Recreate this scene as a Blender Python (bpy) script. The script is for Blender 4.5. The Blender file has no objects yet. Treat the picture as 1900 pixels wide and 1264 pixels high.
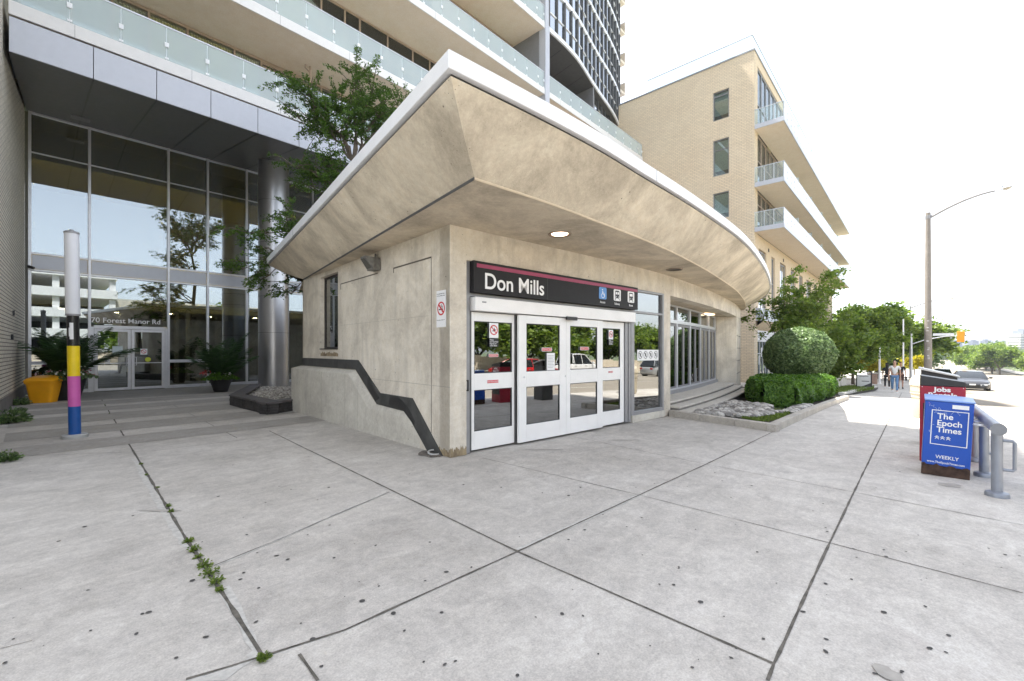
import bpy, math, random
import numpy as np
from mathutils import Vector, Matrix
R = math.radians
random.seed(7); rng = np.random.default_rng(7)

# ------------------------------------------------------------------ camera, sky, sun, exposure
scene = bpy.context.scene
col = scene.collection
F, CXP, CYP, EYE = 820.0, 950.0, 650.0, 1.6          # lens in pixels of a 1900 px wide picture, horizon row, eye height
cam_d = bpy.data.cameras.new('camera')
cam = bpy.data.objects.new('camera', cam_d); col.objects.link(cam)
cam.location = (0, 0, EYE); cam.rotation_euler = (R(90), 0, 0)
cam_d.sensor_width = 36; cam_d.lens = 36 * F / 1900
cam_d.shift_x = 0; cam_d.shift_y = (CYP - 632) / 1900
cam_d.clip_end = 12000; cam_d.clip_start = 0.05
scene.camera = cam

AL = R(42.45)                                         # street direction, right of the view axis
ST_ROT = R(90) - AL                                   # local x = along the street, local y = towards the buildings
PK_ROT = R(90 - 48.2)                                 # station frame: local x = along its front, y = into it
A2 = np.array([math.sin(AL), math.cos(AL)]); B2 = np.array([-math.cos(AL), math.sin(AL)])
SUN_EL = R(66)
sv = B2 * 1.0 - A2 * 0.15; sv = sv / np.linalg.norm(sv)
tosun = Vector((sv[0] * math.cos(SUN_EL), sv[1] * math.cos(SUN_EL), math.sin(SUN_EL)))
sun_d = bpy.data.lights.new('sun', 'SUN'); sun_d.energy = 5.0; sun_d.angle = R(0.55); sun_d.color = (1, .95, .87)
sun = bpy.data.objects.new('sun', sun_d); col.objects.link(sun)
sun.rotation_euler = (-tosun).to_track_quat('-Z', 'Y').to_euler(); sun.location = (0, 0, 80)
world = bpy.data.worlds.new('World'); scene.world = world; world.use_nodes = True
wn = world.node_tree; sky = wn.nodes.new('ShaderNodeTexSky'); sky.sky_type = 'NISHITA'; sky.sun_disc = False
sky.sun_elevation = SUN_EL; sky.sun_rotation = math.atan2(sv[0], sv[1])
sky.air_density = 1.0; sky.dust_density = 1.0; sky.ozone_density = 1.2; sky.altitude = 100
bg = wn.nodes['Background']; hs = wn.nodes.new('ShaderNodeHueSaturation'); hs.inputs['Saturation'].default_value = .36; wn.links.new(sky.outputs[0], hs.inputs['Color']); wn.links.new(hs.outputs[0], bg.inputs[0]); bg.inputs[1].default_value = 0.15
scene.view_settings.view_transform = 'Standard'; scene.view_settings.look = 'None'
scene.view_settings.gamma = 1; scene.view_settings.exposure = 1.82

# ------------------------------------------------------------------ helpers
def S(u, v, z=0.0):                                   # street frame -> world
    p = u * A2 + v * B2; return Vector((p[0], p[1], z))
def to_uv(x, y): return (x * A2[0] + y * A2[1], x * B2[0] + y * B2[1])
def softplus(t): return t if t > 30 else math.log1p(math.exp(t))
def gz(u):                                            # the street falls away gently to the right
    g = -0.036 * 3 * softplus((u - 14) / 3)
    lim = 6.0
    return g if g > -lim + .6 else -lim + .6 * math.exp((g + lim - .6) / .6)
def onz(px, py, z=0.0):                               # floor point seen at a pixel, world coordinates
    Y = (EYE - z) * F / (py - CYP); return Vector(((px - CXP) / F * Y, Y, z))
def ong(px, py, off=0.0):
    z = 0.0
    for _ in range(30):
        P = onz(px, py, z); z = .5 * z + .5 * (gz(to_uv(P.x, P.y)[0]) + off)
    return onz(px, py, z)
PC = onz(835, 850)                                    # front corner of the station
PKM = Matrix.Translation((PC.x, PC.y, 0)) @ Matrix.Rotation(PK_ROT, 4, 'Z'); PKI = PKM.inverted()
STM = Matrix.Rotation(ST_ROT, 4, 'Z'); STI = STM.inverted()

ORG = {}
def tag(o, label=None, cat=None, group=None, kind=None):
    if label: o['label'] = label
    if cat: o['category'] = cat
    if group: o['group'] = group
    if kind: o['kind'] = kind
    return o
def thing(name, label, cat, org=(0, 0, 0), frame='S', group=None, rot=0.0):
    """an Empty at the thing's base. frame S: street frame, P: station frame, W: world (rot about z)."""
    o = bpy.data.objects.new(name, None); col.objects.link(o); o.empty_display_size = .3
    org = Vector(org)
    if frame == 'S': o.location = STM @ org; o.rotation_euler = (0, 0, ST_ROT)
    elif frame == 'P': o.location = PKM @ org; o.rotation_euler = (0, 0, PK_ROT)
    else: o.location = org; o.rotation_euler = (0, 0, rot); org = Vector((0, 0, 0))
    ORG[o.name] = org
    return tag(o, label, cat, group)
class MB:
    def __init__(s): s.v = []; s.f = []
    def add(s, vs, fs):
        n = len(s.v); s.v += [tuple(x) for x in vs]; s.f += [tuple(i + n for i in f) for f in fs]; return s
    def box(s, x0, x1, y0, y1, z0, z1):
        x0, x1 = min(x0, x1), max(x0, x1); y0, y1 = min(y0, y1), max(y0, y1); z0, z1 = min(z0, z1), max(z0, z1)
        return s.add([(x0,y0,z0),(x1,y0,z0),(x1,y1,z0),(x0,y1,z0),(x0,y0,z1),(x1,y0,z1),(x1,y1,z1),(x0,y1,z1)],
                     [(0,3,2,1),(4,5,6,7),(0,1,5,4),(1,2,6,5),(2,3,7,6),(3,0,4,7)])
    def prism(s, pts, z0, z1):                        # pts: plan outline, counter-clockwise
        n = len(pts)
        return s.add([(p[0], p[1], z0) for p in pts] + [(p[0], p[1], z1) for p in pts],
                     [tuple(range(n))[::-1], tuple(range(n, 2*n))] + [(i, (i+1) % n, n+(i+1) % n, n+i) for i in range(n)])
    def extr(s, pts, d):                              # any planar outline pushed along d
        n = len(pts); d = Vector(d); P = [Vector(p) for p in pts]
        return s.add(P + [p + d for p in P], [tuple(range(n))[::-1], tuple(range(n, 2*n))] + [(i, (i+1) % n, n+(i+1) % n, n+i) for i in range(n)])
    def beam(s, p0, p1, w, h, up=(0, 0, 1)):
        p0 = Vector(p0); p1 = Vector(p1); d = (p1-p0).normalized(); up = Vector(up)
        if abs(d.dot(up)) > .99: up = Vector((1, 0, 0))
        sd = d.cross(up).normalized(); u = sd.cross(d)
        c = [p + sd*w/2*a + u*h/2*b for p in (p0, p1) for a, b in ((-1,-1),(1,-1),(1,1),(-1,1))]
        return s.add(c, [(0,1,2,3),(7,6,5,4),(0,4,5,1),(1,5,6,2),(2,6,7,3),(3,7,4,0)])
    def tube(s, pts, r, n=10, cap=True):
        P = [Vector(p) for p in pts]; rs = r if isinstance(r, (list, tuple)) else [r]*len(P)
        t0 = (P[1]-P[0]).normalized(); ref = Vector((0, 0, 1)) if abs(t0.z) < .9 else Vector((1, 0, 0))
        x = t0.cross(ref).normalized(); base = len(s.v)
        for i, p in enumerate(P):
            t = (P[min(i+1, len(P)-1)] - P[max(i-1, 0)]).normalized()
            x = (x - t*x.dot(t)).normalized(); y = t.cross(x)
            s.v += [tuple(p + (x*math.cos(k*2*math.pi/n) + y*math.sin(k*2*math.pi/n))*rs[i]) for k in range(n)]
        for i in range(len(P)-1):
            for k in range(n):
                a = base+i*n+k; b = base+i*n+(k+1) % n; s.f.append((a, b, b+n, a+n))
        if cap: s.f.append(tuple(base+k for k in range(n))[::-1]); s.f.append(tuple(base+(len(P)-1)*n+k for k in range(n)))
        return s
    def lathe(s, prof, c=(0, 0, 0), n=24, cap=True):  # prof: (radius, z)
        base = len(s.v)
        for r, z in prof: s.v += [(c[0]+r*math.cos(k*2*math.pi/n), c[1]+r*math.sin(k*2*math.pi/n), c[2]+z) for k in range(n)]
        for i in range(len(prof)-1):
            for k in range(n):
                a = base+i*n+k; b = base+i*n+(k+1) % n; s.f.append((a, b, b+n, a+n))
        if cap: s.f.append(tuple(base+k for k in range(n))[::-1]); s.f.append(tuple(base+(len(prof)-1)*n+k for k in range(n)))
        return s
    def loft(s, rings, closed=True, cap=True):
        n = len(rings[0]); base = len(s.v)
        for r in rings: s.v += [tuple(p) for p in r]
        for i in range(len(rings)-1):
            for k in range(n if closed else n-1):
                a = base+i*n+k; b = base+i*n+(k+1) % n; s.f.append((a, b, b+n, a+n))
        if cap: s.f.append(tuple(base+k for k in range(n))[::-1]); s.f.append(tuple(base+(len(rings)-1)*n+k for k in range(n)))
        return s
    def ico(s, c, r, sx=1, sy=1, sz=1, rot=0, tilt=0):
        t = (1+5**.5)/2; V = [(-1,t,0),(1,t,0),(-1,-t,0),(1,-t,0),(0,-1,t),(0,1,t),(0,-1,-t),(0,1,-t),(t,0,-1),(t,0,1),(-t,0,-1),(-t,0,1)]
        Fc = [(0,11,5),(0,5,1),(0,1,7),(0,7,10),(0,10,11),(1,5,9),(5,11,4),(11,10,2),(10,7,6),(7,1,8),(3,9,4),(3,4,2),(3,2,6),(3,6,8),(3,8,9),(4,9,5),(2,4,11),(6,2,10),(8,6,7),(9,8,1)]
        q = r/1.9; o = []
        for x, y, z in V:
            x, y, z = x*q*sx, y*q*sy, z*q*sz
            y, z = y*math.cos(tilt)-z*math.sin(tilt), y*math.sin(tilt)+z*math.cos(tilt)
            o.append((c[0]+x*math.cos(rot)-y*math.sin(rot), c[1]+x*math.sin(rot)+y*math.cos(rot), c[2]+z))
        return s.add(o, Fc)
    def frame(s, O, Rv, W, Hh, t, d, N):              # rectangular frame: lower-left O, right Rv, up z, member t, depth d along N
        O = Vector(O); Rv = Vector(Rv); N = Vector(N); U = Vector((0, 0, 1))
        def bx(a0, a1, b0, b1): s.extr([O+Rv*a0+U*b0, O+Rv*a1+U*b0, O+Rv*a1+U*b1, O+Rv*a0+U*b1], N*d)
        bx(0, t, 0, Hh); bx(W-t, W, 0, Hh); bx(t, W-t, 0, t); bx(t, W-t, Hh-t, Hh); return s
def rot_org(parent):
    p = parent
    while p is not None and p.name not in ORG: p = p.parent
    return ORG[p.name] if p else Vector((0, 0, 0))
def obj(name, mb, mat, parent=None, smooth=False, bevel=0.0, org=None, mats=None):
    me = bpy.data.meshes.new(name); o3 = rot_org(parent) if org is None else Vector(org)
    me.from_pydata([(x-o3.x, y-o3.y, z-o3.z) for x, y, z in mb.v], [], mb.f); me.validate()
    for m in (mats or [mat]): me.materials.append(m)
    if smooth: me.polygons.foreach_set('use_smooth', [True]*len(me.polygons))
    o = bpy.data.objects.new(name, me); col.objects.link(o)
    if parent is not None: o.parent = parent
    if smooth:
        try: me.set_sharp_from_angle(angle=R(38))
        except Exception: pass
    if bevel:
        m = o.modifiers.new('bevel', 'BEVEL'); m.width = bevel; m.segments = 2; m.limit_method = 'ANGLE'; m.angle_limit = R(40)
    me.update(); return o
def fix_normals(o):
    import bmesh
    b = bmesh.new(); b.from_mesh(o.data); bmesh.ops.recalc_face_normals(b, faces=b.faces); b.to_mesh(o.data); b.free(); return o
def struct(name, mb, mat, frame='S', **k):
    o = obj(name, mb, mat, None, **k); o['kind'] = 'structure'
    if frame == 'S': o.rotation_euler = (0, 0, ST_ROT)
    return o
def single(name, mb, mat, label, cat, org, frame='S', group=None, kind=None, **k):   # a thing that is one mesh
    org = Vector(org); o = obj(name, mb, mat, None, org=org, **k)
    M = STM if frame == 'S' else PKM if frame == 'P' else Matrix()
    o.location = M @ org; o.rotation_euler = (0, 0, ST_ROT if frame == 'S' else PK_ROT if frame == 'P' else 0)
    return tag(o, label, cat, group, kind)
def copy_tree(o, parent=None):
    c = o.copy(); col.objects.link(c)
    if parent is not None: c.parent = parent
    for ch in list(o.children): copy_tree(ch, c)
    return c
def text_mb(s, size, O, Rv, U, extr=0.002, offset=0.0, align='LEFT', sx=1.0):
    cu = bpy.data.curves.new('t', 'FONT'); cu.body = s; cu.size = size; cu.extrude = extr; cu.offset = offset; cu.align_x = align
    o = bpy.data.objects.new('t', cu); col.objects.link(o); dg = bpy.context.evaluated_depsgraph_get(); dg.update()
    me = bpy.data.meshes.new_from_object(o.evaluated_get(dg))
    O = Vector(O); Rv = Vector(Rv); U = Vector(U); N = Rv.cross(U)
    m = MB(); m.add([O + Rv*(v.co.x*sx) + U*v.co.y + N*v.co.z for v in me.vertices], [tuple(p.vertices) for p in me.polygons])
    bpy.data.objects.remove(o); bpy.data.curves.remove(cu); bpy.data.meshes.remove(me); return m
def ring_mb(m, O, Rv, U, r0, r1, d=.003, n=28, a0=0, a1=2*math.pi):
    O = Vector(O); Rv = Vector(Rv); U = Vector(U); N = Rv.cross(U)
    for k in range(n):
        t0 = a0+(a1-a0)*k/n; t1 = a0+(a1-a0)*(k+1)/n
        f = lambda r, t: O + Rv*(r*math.cos(t)) + U*(r*math.sin(t))
        if r0 > 0: m.extr([f(r0,t0), f(r1,t0), f(r1,t1), f(r0,t1)], N*d)
        else: m.extr([O, f(r1,t0), f(r1,t1)], N*d)
    return m
def plate(m, O, Rv, U, x0, x1, y0, y1, d=.003):
    O = Vector(O); Rv = Vector(Rv); U = Vector(U); N = Rv.cross(U)
    return m.extr([O+Rv*x0+U*y0, O+Rv*x1+U*y0, O+Rv*x1+U*y1, O+Rv*x0+U*y1], N*d)

# ------------------------------------------------------------------ materials
MC = {}
def nt(name):
    m = bpy.data.materials.new(name); m.use_nodes = True; t = m.node_tree
    return m, t, t.nodes, t.links, t.nodes['Principled BSDF']
def noise(N, L, coord, scale, detail=4, rough=.55, dist=0):
    n = N.new('ShaderNodeTexNoise'); n.inputs['Scale'].default_value = scale; n.inputs['Detail'].default_value = detail
    n.inputs['Roughness'].default_value = rough; n.inputs['Distortion'].default_value = dist
    L.new(coord, n.inputs['Vector']); return n.outputs['Fac']
def ramp(N, L, fac, stops):
    r = N.new('ShaderNodeValToRGB'); e = r.color_ramp.elements
    while len(e) < len(stops): e.new(.5)
    for i, (p, c) in enumerate(stops):
        e[i].position = p; e[i].color = (*c, 1) if len(c) == 3 else c
    L.new(fac, r.inputs[0]); return r.outputs[0]
def mix(N, L, fac, c1, c2, mode='MIX'):
    m = N.new('ShaderNodeMix'); m.data_type = 'RGBA'; m.blend_type = mode
    for s, v in ((m.inputs[0], fac), (m.inputs[6], c1), (m.inputs[7], c2)):
        if hasattr(v, 'is_linked') or hasattr(v, 'links'): L.new(v, s)
        elif isinstance(v, (int, float)): s.default_value = v
        else: s.default_value = (*v, 1)
    return m.outputs[2]
def bump(N, L, B, h, strength=.3, dist=.02):
    b = N.new('ShaderNodeBump'); b.inputs['Strength'].default_value = strength; b.inputs['Distance'].default_value = dist
    L.new(h, b.inputs['Height']); L.new(b.outputs[0], B.inputs['Normal'])
def simple(name, c, rough=.5, metal=0.0, var=.08, scale=6, bmp=.05, spec=.5, coat=0):
    if name in MC: return MC[name]
    m, t, N, L, B = nt(name); tc = N.new('ShaderNodeTexCoord').outputs['Object']
    f = noise(N, L, tc, scale, 5); lo = tuple(x*(1-var) for x in c); hi = tuple(min(1, x*(1+var)) for x in c)
    L.new(ramp(N, L, f, [(.3, lo), (.7, hi)]), B.inputs['Base Color'])
    B.inputs['Roughness'].default_value = rough; B.inputs['Metallic'].default_value = metal
    B.inputs['Specular IOR Level'].default_value = spec
    if coat: B.inputs['Coat Weight'].default_value = coat; B.inputs['Coat Roughness'].default_value = .08
    if bmp: bump(N, L, B, noise(N, L, tc, scale*12, 3), bmp, .01)
    MC[name] = m; return m
def concrete(name, base, dark, stain=.5, blotch=1.2, pores=True, rough=.85, bmp=.25, streak=False, drip=.5):
    m, t, N, L, B = nt(name); tc = N.new('ShaderNodeTexCoord').outputs['Object']
    mp = N.new('ShaderNodeMapping'); L.new(tc, mp.inputs[0])
    if streak: mp.inputs['Scale'].default_value = (1, 1, .25)
    big = noise(N, L, mp.outputs[0], blotch, 6, .62, .6); mid = noise(N, L, tc, blotch*6, 5, .6); fine = noise(N, L, tc, 60, 3, .6); md2 = noise(N, L, tc, 17, 6, .75, .5)
    c = mix(N, L, ramp(N, L, big, [(.38, (1-stain,)*3), (.62, (1, 1, 1))]), dark, base)
    c = mix(N, L, .55, c, ramp(N, L, mid, [(.3, (.44, .435, .43)), (.7, (.58, .575, .57))]), 'OVERLAY'); c = mix(N, L, .65, c, ramp(N, L, md2, [(.3, (.40, .40, .395)), (.7, (.60, .60, .595))]), 'OVERLAY')
    c = mix(N, L, .25, c, ramp(N, L, fine, [(.3, (.38,)*3), (.7, (.62,)*3)]), 'OVERLAY')
    if pores:
        v = N.new('ShaderNodeTexVoronoi'); v.inputs['Scale'].default_value = 7.0; L.new(tc, v.inputs['Vector'])
        n2 = noise(N, L, tc, 1.3, 2); gate = ramp(N, L, n2, [(.47, (0, 0, 0)), (.6, (1, 1, 1))])
        d = ramp(N, L, v.outputs['Distance'], [(.05, (1, 1, 1)), (.10, (0, 0, 0))])
        mm = mix(N, L, 1.0, d, gate, 'MULTIPLY'); c = mix(N, L, mm, c, tuple(x*.22 for x in dark))
        v2 = N.new('ShaderNodeTexVoronoi'); v2.inputs['Scale'].default_value = 22.0; L.new(tc, v2.inputs['Vector'])
        g2 = ramp(N, L, noise(N, L, tc, 2.1, 2), [(.54, (0, 0, 0)), (.66, (1, 1, 1))]); d2 = ramp(N, L, v2.outputs['Distance'], [(.07, (1, 1, 1)), (.14, (0, 0, 0))])
        c = mix(N, L, mix(N, L, 1.0, d2, g2, 'MULTIPLY'), c, tuple(x*.35 for x in dark))
        m3 = N.new('ShaderNodeMapping'); m3.inputs['Scale'].default_value = (2.2, 2.2, .22); L.new(tc, m3.inputs[0])
        dr = ramp(N, L, noise(N, L, m3.outputs[0], 1.7, 6, .7, .3), [(.52, (0, 0, 0)), (.74, (1, 1, 1))]); c = mix(N, L, drip, c, mix(N, L, dr, c, tuple(x*.8 for x in dark)))
    L.new(c, B.inputs['Base Color']); B.inputs['Roughness'].default_value = rough; B.inputs['Specular IOR Level'].default_value = .3
    bump(N, L, B, fine, bmp, .006); return m
def brick(name, c1, c2, mort, bw=.24, bh=.075, ms=.008, sc=1.0):
    m, t, N, L, B = nt(name); tc = N.new('ShaderNodeTexCoord').outputs['Object']
    sp = N.new('ShaderNodeSeparateXYZ'); L.new(tc, sp.inputs[0]); ad = N.new('ShaderNodeMath'); L.new(sp.outputs[0], ad.inputs[0]); L.new(sp.outputs[1], ad.inputs[1])
    cb = N.new('ShaderNodeCombineXYZ'); L.new(ad.outputs[0], cb.inputs[0]); L.new(sp.outputs[2], cb.inputs[1])
    b = N.new('ShaderNodeTexBrick'); L.new(cb.outputs[0], b.inputs['Vector']); b.inputs['Scale'].default_value = sc
    b.inputs['Brick Width'].default_value = bw; b.inputs['Row Height'].default_value = bh; b.inputs['Mortar Size'].default_value = ms
    b.inputs['Color1'].default_value = (*c1, 1); b.inputs['Color2'].default_value = (*c2, 1); b.inputs['Mortar'].default_value = (*mort, 1)
    b.inputs['Mortar Smooth'].default_value = .1
    big = noise(N, L, tc, .35, 5, .6); c = mix(N, L, .5, b.outputs['Color'], ramp(N, L, big, [(.3, (.42, .42, .42)), (.7, (.58, .57, .55))]), 'OVERLAY')
    L.new(c, B.inputs['Base Color']); B.inputs['Roughness'].default_value = .85
    inv = N.new('ShaderNodeMath'); inv.operation = 'SUBTRACT'; inv.inputs[0].default_value = 1; L.new(b.outputs['Fac'], inv.inputs[1])
    bump(N, L, B, inv.outputs[0], .5, .01); return m
def glass(name, tint=(.55, .62, .6), refl=.35, gcol=(.9, .95, 1), rough=.005, wave=.0):
    m = bpy.data.materials.new(name); m.use_nodes = True; t = m.node_tree; N = t.nodes; L = t.links; N.remove(N['Principled BSDF'])
    out = N['Material Output']; tr = N.new('ShaderNodeBsdfTransparent'); tr.inputs[0].default_value = (*tint, 1)
    gl = N.new('ShaderNodeBsdfGlossy'); gl.inputs[0].default_value = (*gcol, 1); gl.inputs['Roughness'].default_value = rough
    fr = N.new('ShaderNodeFresnel'); fr.inputs[0].default_value = 1.5
    mr = N.new('ShaderNodeMapRange'); L.new(fr.outputs[0], mr.inputs[0]); mr.inputs[3].default_value = refl; mr.inputs[4].default_value = 1.0
    mx = N.new('ShaderNodeMixShader'); L.new(mr.outputs[0], mx.inputs[0]); L.new(tr.outputs[0], mx.inputs[1]); L.new(gl.outputs[0], mx.inputs[2])
    if wave:
        tc = N.new('ShaderNodeTexCoord').outputs['Object']; b = N.new('ShaderNodeBump'); b.inputs['Strength'].default_value = wave; b.inputs['Distance'].default_value = .02
        L.new(noise(N, L, tc, .7, 1), b.inputs['Height']); L.new(b.outputs[0], gl.inputs['Normal'])
    L.new(mx.outputs[0], out.inputs[0]); return m
def frosted(name, c=(.62, .72, .74), op=.55):
    m = bpy.data.materials.new(name); m.use_nodes = True; t = m.node_tree; N = t.nodes; L = t.links; B = N['Principled BSDF']
    B.inputs['Base Color'].default_value = (*c, 1); B.inputs['Roughness'].default_value = .12
    tr = N.new('ShaderNodeBsdfTransparent'); tr.inputs[0].default_value = (.90, .96, .96, 1); mx = N.new('ShaderNodeMixShader'); mx.inputs[0].default_value = op
    L.new(tr.outputs[0], mx.inputs[1]); L.new(B.outputs[0], mx.inputs[2]); L.new(mx.outputs[0], N['Material Output'].inputs[0]); return m
def leafmat(name, c1, c2, trans=.35, rough=.5):
    m, t, N, L, B = nt(name); g = N.new('ShaderNodeNewGeometry'); tc = N.new('ShaderNodeTexCoord').outputs['Object']
    c = ramp(N, L, g.outputs['Random Per Island'], [(0, c1), (1, c2)])
    big = noise(N, L, tc, 1.2, 3); c = mix(N, L, .45, c, ramp(N, L, big, [(.3, (.34, .34, .34)), (.7, (.64, .66, .6))]), 'OVERLAY')
    L.new(c, B.inputs['Base Color']); B.inputs['Roughness'].default_value = rough; B.inputs['Specular IOR Level'].default_value = .35
    tl = N.new('ShaderNodeBsdfTranslucent'); hs = N.new('ShaderNodeHueSaturation'); hs.inputs['Saturation'].default_value = 1.15; hs.inputs['Value'].default_value = 1.7; L.new(c, hs.inputs['Color']); L.new(hs.outputs[0], tl.inputs[0])
    mx = N.new('ShaderNodeMixShader'); mx.inputs[0].default_value = trans; L.new(B.outputs[0], mx.inputs[1]); L.new(tl.outputs[0], mx.inputs[2])
    L.new(mx.outputs[0], N['Material Output'].inputs[0]); return m
def emis(name, c, s):
    m, t, N, L, B = nt(name); B.inputs['Emission Color'].default_value = (*c, 1); B.inputs['Emission Strength'].default_value = s; B.inputs['Base Color'].default_value = (*c, 1); return m

M_wallc = concrete('station_wall_concrete', (.72, .66, .56), (.47, .425, .36), .8, 1.1, bmp=.35)
M_roofc = concrete('station_roof_concrete', (.70, .62, .495), (.38, .33, .26), .8, .9, bmp=.35, drip=.22)
M_sofc = concrete('soffit_concrete', (.67, .58, .45), (.36, .31, .24), .8, .9, pores=False)
M_curbc = concrete('curb_concrete', (.60, .57, .50), (.44, .41, .36), .6, 1.5)
M_stepc = concrete('step_concrete', (.56, .53, .48), (.44, .42, .38), .4, 2.5, pores=False)
M_white = simple('white_metal', (.78, .79, .81), .35, .0, .03)
M_alu = simple('aluminium', (.62, .63, .66), .38, .55, .05)
M_doorw = simple('white_door_paint', (.84, .83, .81), .4, 0, .04, 3)
M_grey = simple('grey_frame', (.30, .30, .31), .45, .3, .08)
M_dark = simple('dark_grey', (.09, .09, .09), .6, 0, .15)
M_black = simple('black', (.02, .02, .022), .4, 0, .1)
M_signbk = simple('sign_black', (.022, .021, .022), .5, 0, .1, spec=.2)
M_maroon = simple('maroon', (.30, .03, .085), .4)
M_signwh = simple('sign_white', (.82, .82, .82), .4, 0, .02)
M_blueic = simple('access_blue', (.10, .28, .62), .4)
M_red = simple('sign_red', (.55, .02, .03), .4)
M_panel = simple('light_panel', (.50, .515, .56), .35, .15, .03)
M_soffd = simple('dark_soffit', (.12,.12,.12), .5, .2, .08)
M_slab = simple('balcony_white', (.74, .73, .72), .6, 0, .03)
M_slabs = concrete('balcony_soffit', (.76, .66, .54), (.68, .59, .48), .5, .5, pores=False)
M_greyp = simple('grey_panel', (.22, .22, .23), .5, .1, .06)
M_glassF = glass('lobby_glass', (.38, .40, .37), .27, (.80, .88, .95), .002, .012)
M_glassD = glass('station_glass', (.30, .31, .30), .30, (.9, .92, .92), .003, .02)
M_glassW = glass('window_glass', (.88, .91, .89), .10, (.85, .92, .95), .01, .01)
M_glassT = glass('tower_glass', (.22, .25, .28), .62, (.9, .95, 1.0), .01, .01)
M_frost = frosted('balcony_glass', (.70, .77, .79), .42)
M_clear = frosted('clear_rail_glass', (.78, .82, .82), .14)
M_brickR = brick('buff_brick', (.76, .635, .465), (.68, .565, .415), (.45, .37, .28), .34, .115, .012)
M_brickL = brick('cream_brick', (.72, .67, .57), (.64, .59, .50), (.17, .15, .12), .40, .10, .012)
M_steel = simple('brushed_column', (.50, .50, .52), .34, .9, .05, 2, .02)
M_tan = simple('tan_frame', (.40, .31, .24), .5, .1)
M_curt = [simple('curtain_a', (.85, .76, .36), .9), simple('curtain_b', (.85, .85, .83), .9), simple('curtain_c', (.62, .56, .30), .9), simple('curtain_d', (.12, .12, .13), .8), simple('curtain_e', (.86, .82, .66), .9)]

def stonemat(name, lo, hi):
    m, t, N, L, B = nt(name); g = N.new('ShaderNodeNewGeometry'); tc = N.new('ShaderNodeTexCoord').outputs['Object']
    c = ramp(N, L, g.outputs['Random Per Island'], [(0, lo), (1, hi)]); c = mix(N, L, .5, c, ramp(N, L, noise(N, L, tc, 25, 4), [(.3, (.35,)*3), (.7, (.65,)*3)]), 'OVERLAY')
    L.new(c, B.inputs['Base Color']); B.inputs['Roughness'].default_value = .85; return m
M_rstone = stonemat('river_stone', (.13,.12,.11), (.58,.55,.50)); M_peb = stonemat('pebble', (.22,.20,.17), (.62,.58,.52))
# ------------------------------------------------------------------ ground, road, pavement
def sheet(us, vs, zf):
    m = MB(); n = len(vs)
    for u in us:
        for v in vs: m.v.append((u, v, zf(u, v)))
    for i in range(len(us)-1):
        for j in range(n-1): m.f.append((i*n+j, (i+1)*n+j, (i+1)*n+j+1, i*n+j+1))
    return m
def urange(a, b):
    o = [a]
    while o[-1] < b: o.append(min(b, o[-1] + (1.5 if -5 < o[-1] < 60 else 10 if o[-1] < 400 else 200)))
    return o
def pave_mat():
    m, t, N, L, B = nt('pavement'); tc = N.new('ShaderNodeTexCoord').outputs['Object']
    big = noise(N, L, tc, .5, 6, .65, .4); mid = noise(N, L, tc, 3.2, 7, .75, .8); fine = noise(N, L, tc, 90, 4, .7)
    c = ramp(N, L, big, [(.3, (.40, .375, .342)), (.7, (.545, .518, .48))])
    c = mix(N, L, 1.0, c, ramp(N, L, mid, [(.3, (.41, .405, .40)), (.7, (.58, .575, .565))]), 'OVERLAY')
    blot = ramp(N, L, noise(N, L, tc, 1.1, 7, .75, 1.2), [(.56, (0, 0, 0)), (.72, (1, 1, 1))]); c = mix(N, L, .5, c, mix(N, L, blot, c, (.33, .305, .27)))
    c = mix(N, L, .6, c, ramp(N, L, fine, [(.25, (.3,)*3), (.75, (.7,)*3)]), 'OVERLAY'); c = mix(N, L, .7, c, ramp(N, L, noise(N, L, tc, 21, 5, .75), [(.3, (.41,)*3), (.7, (.59,)*3)]), 'OVERLAY')
    mp = N.new('ShaderNodeMapping'); mp.inputs['Scale'].default_value = (1.2, 5, 1); mp.inputs['Rotation'].default_value = (0, 0, .9); L.new(tc, mp.inputs[0])
    sc = noise(N, L, mp.outputs[0], 1.6, 5, .7); c = mix(N, L, .35, c, ramp(N, L, sc, [(.45, (.5,)*3), (.62, (.62, .62, .61))]), 'OVERLAY')
    L.new(c, B.inputs['Base Color']); B.inputs['Roughness'].default_value = .8; B.inputs['Specular IOR Level'].default_value = .3
    bump(N, L, B, fine, .25, .004); return m
M_pave = pave_mat()
M_road = concrete('asphalt', (.27, .24, .20), (.22, .195, .165), .6, .3, pores=False, rough=.9)
M_grassg = simple('ground_grass', (.10, .13, .05), .9, 0, .3, .05)
M_joint = simple('joint_dark', (.12, .108, .09), .95, 0, .5, 14, .4)
M_patch = simple('joint_mortar', (.50, .48, .44), .9, 0, .2, 20, .3)
M_band = concrete('aggregate_band', (.36, .34, .31), (.29, .27, .245), .6, 2.0, pores=False)
M_kerb = concrete('kerb_stone', (.46, .43, .38), (.33, .30, .27), .6, 2.5, pores=False)
KV = -1.42                                            # kerb line
struct('ground', sheet([-600, -60] + urange(-40, 6000), [-3000, -400, -60, -25, 0, 30, 80, 400, 3000], lambda u, v: gz(u) - .19 - (.0 if abs(v) < 100 else 1.0)), M_grassg)
struct('road', sheet(urange(-60, 700), [-23.4, -16, -8, KV-.16], lambda u, v: gz(u) - .14), M_road)
struct('far_pavement', sheet(urange(-60, 500), [-27.0, -23.6], lambda u, v: gz(u) + .0), M_pave)
struct('pavement', sheet(urange(-30, 240), [KV, 2, 4.6, 8, 12, 17, 23.2], lambda u, v: gz(u)), M_pave)
mk = MB(); us = urange(-30, 240)
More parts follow.
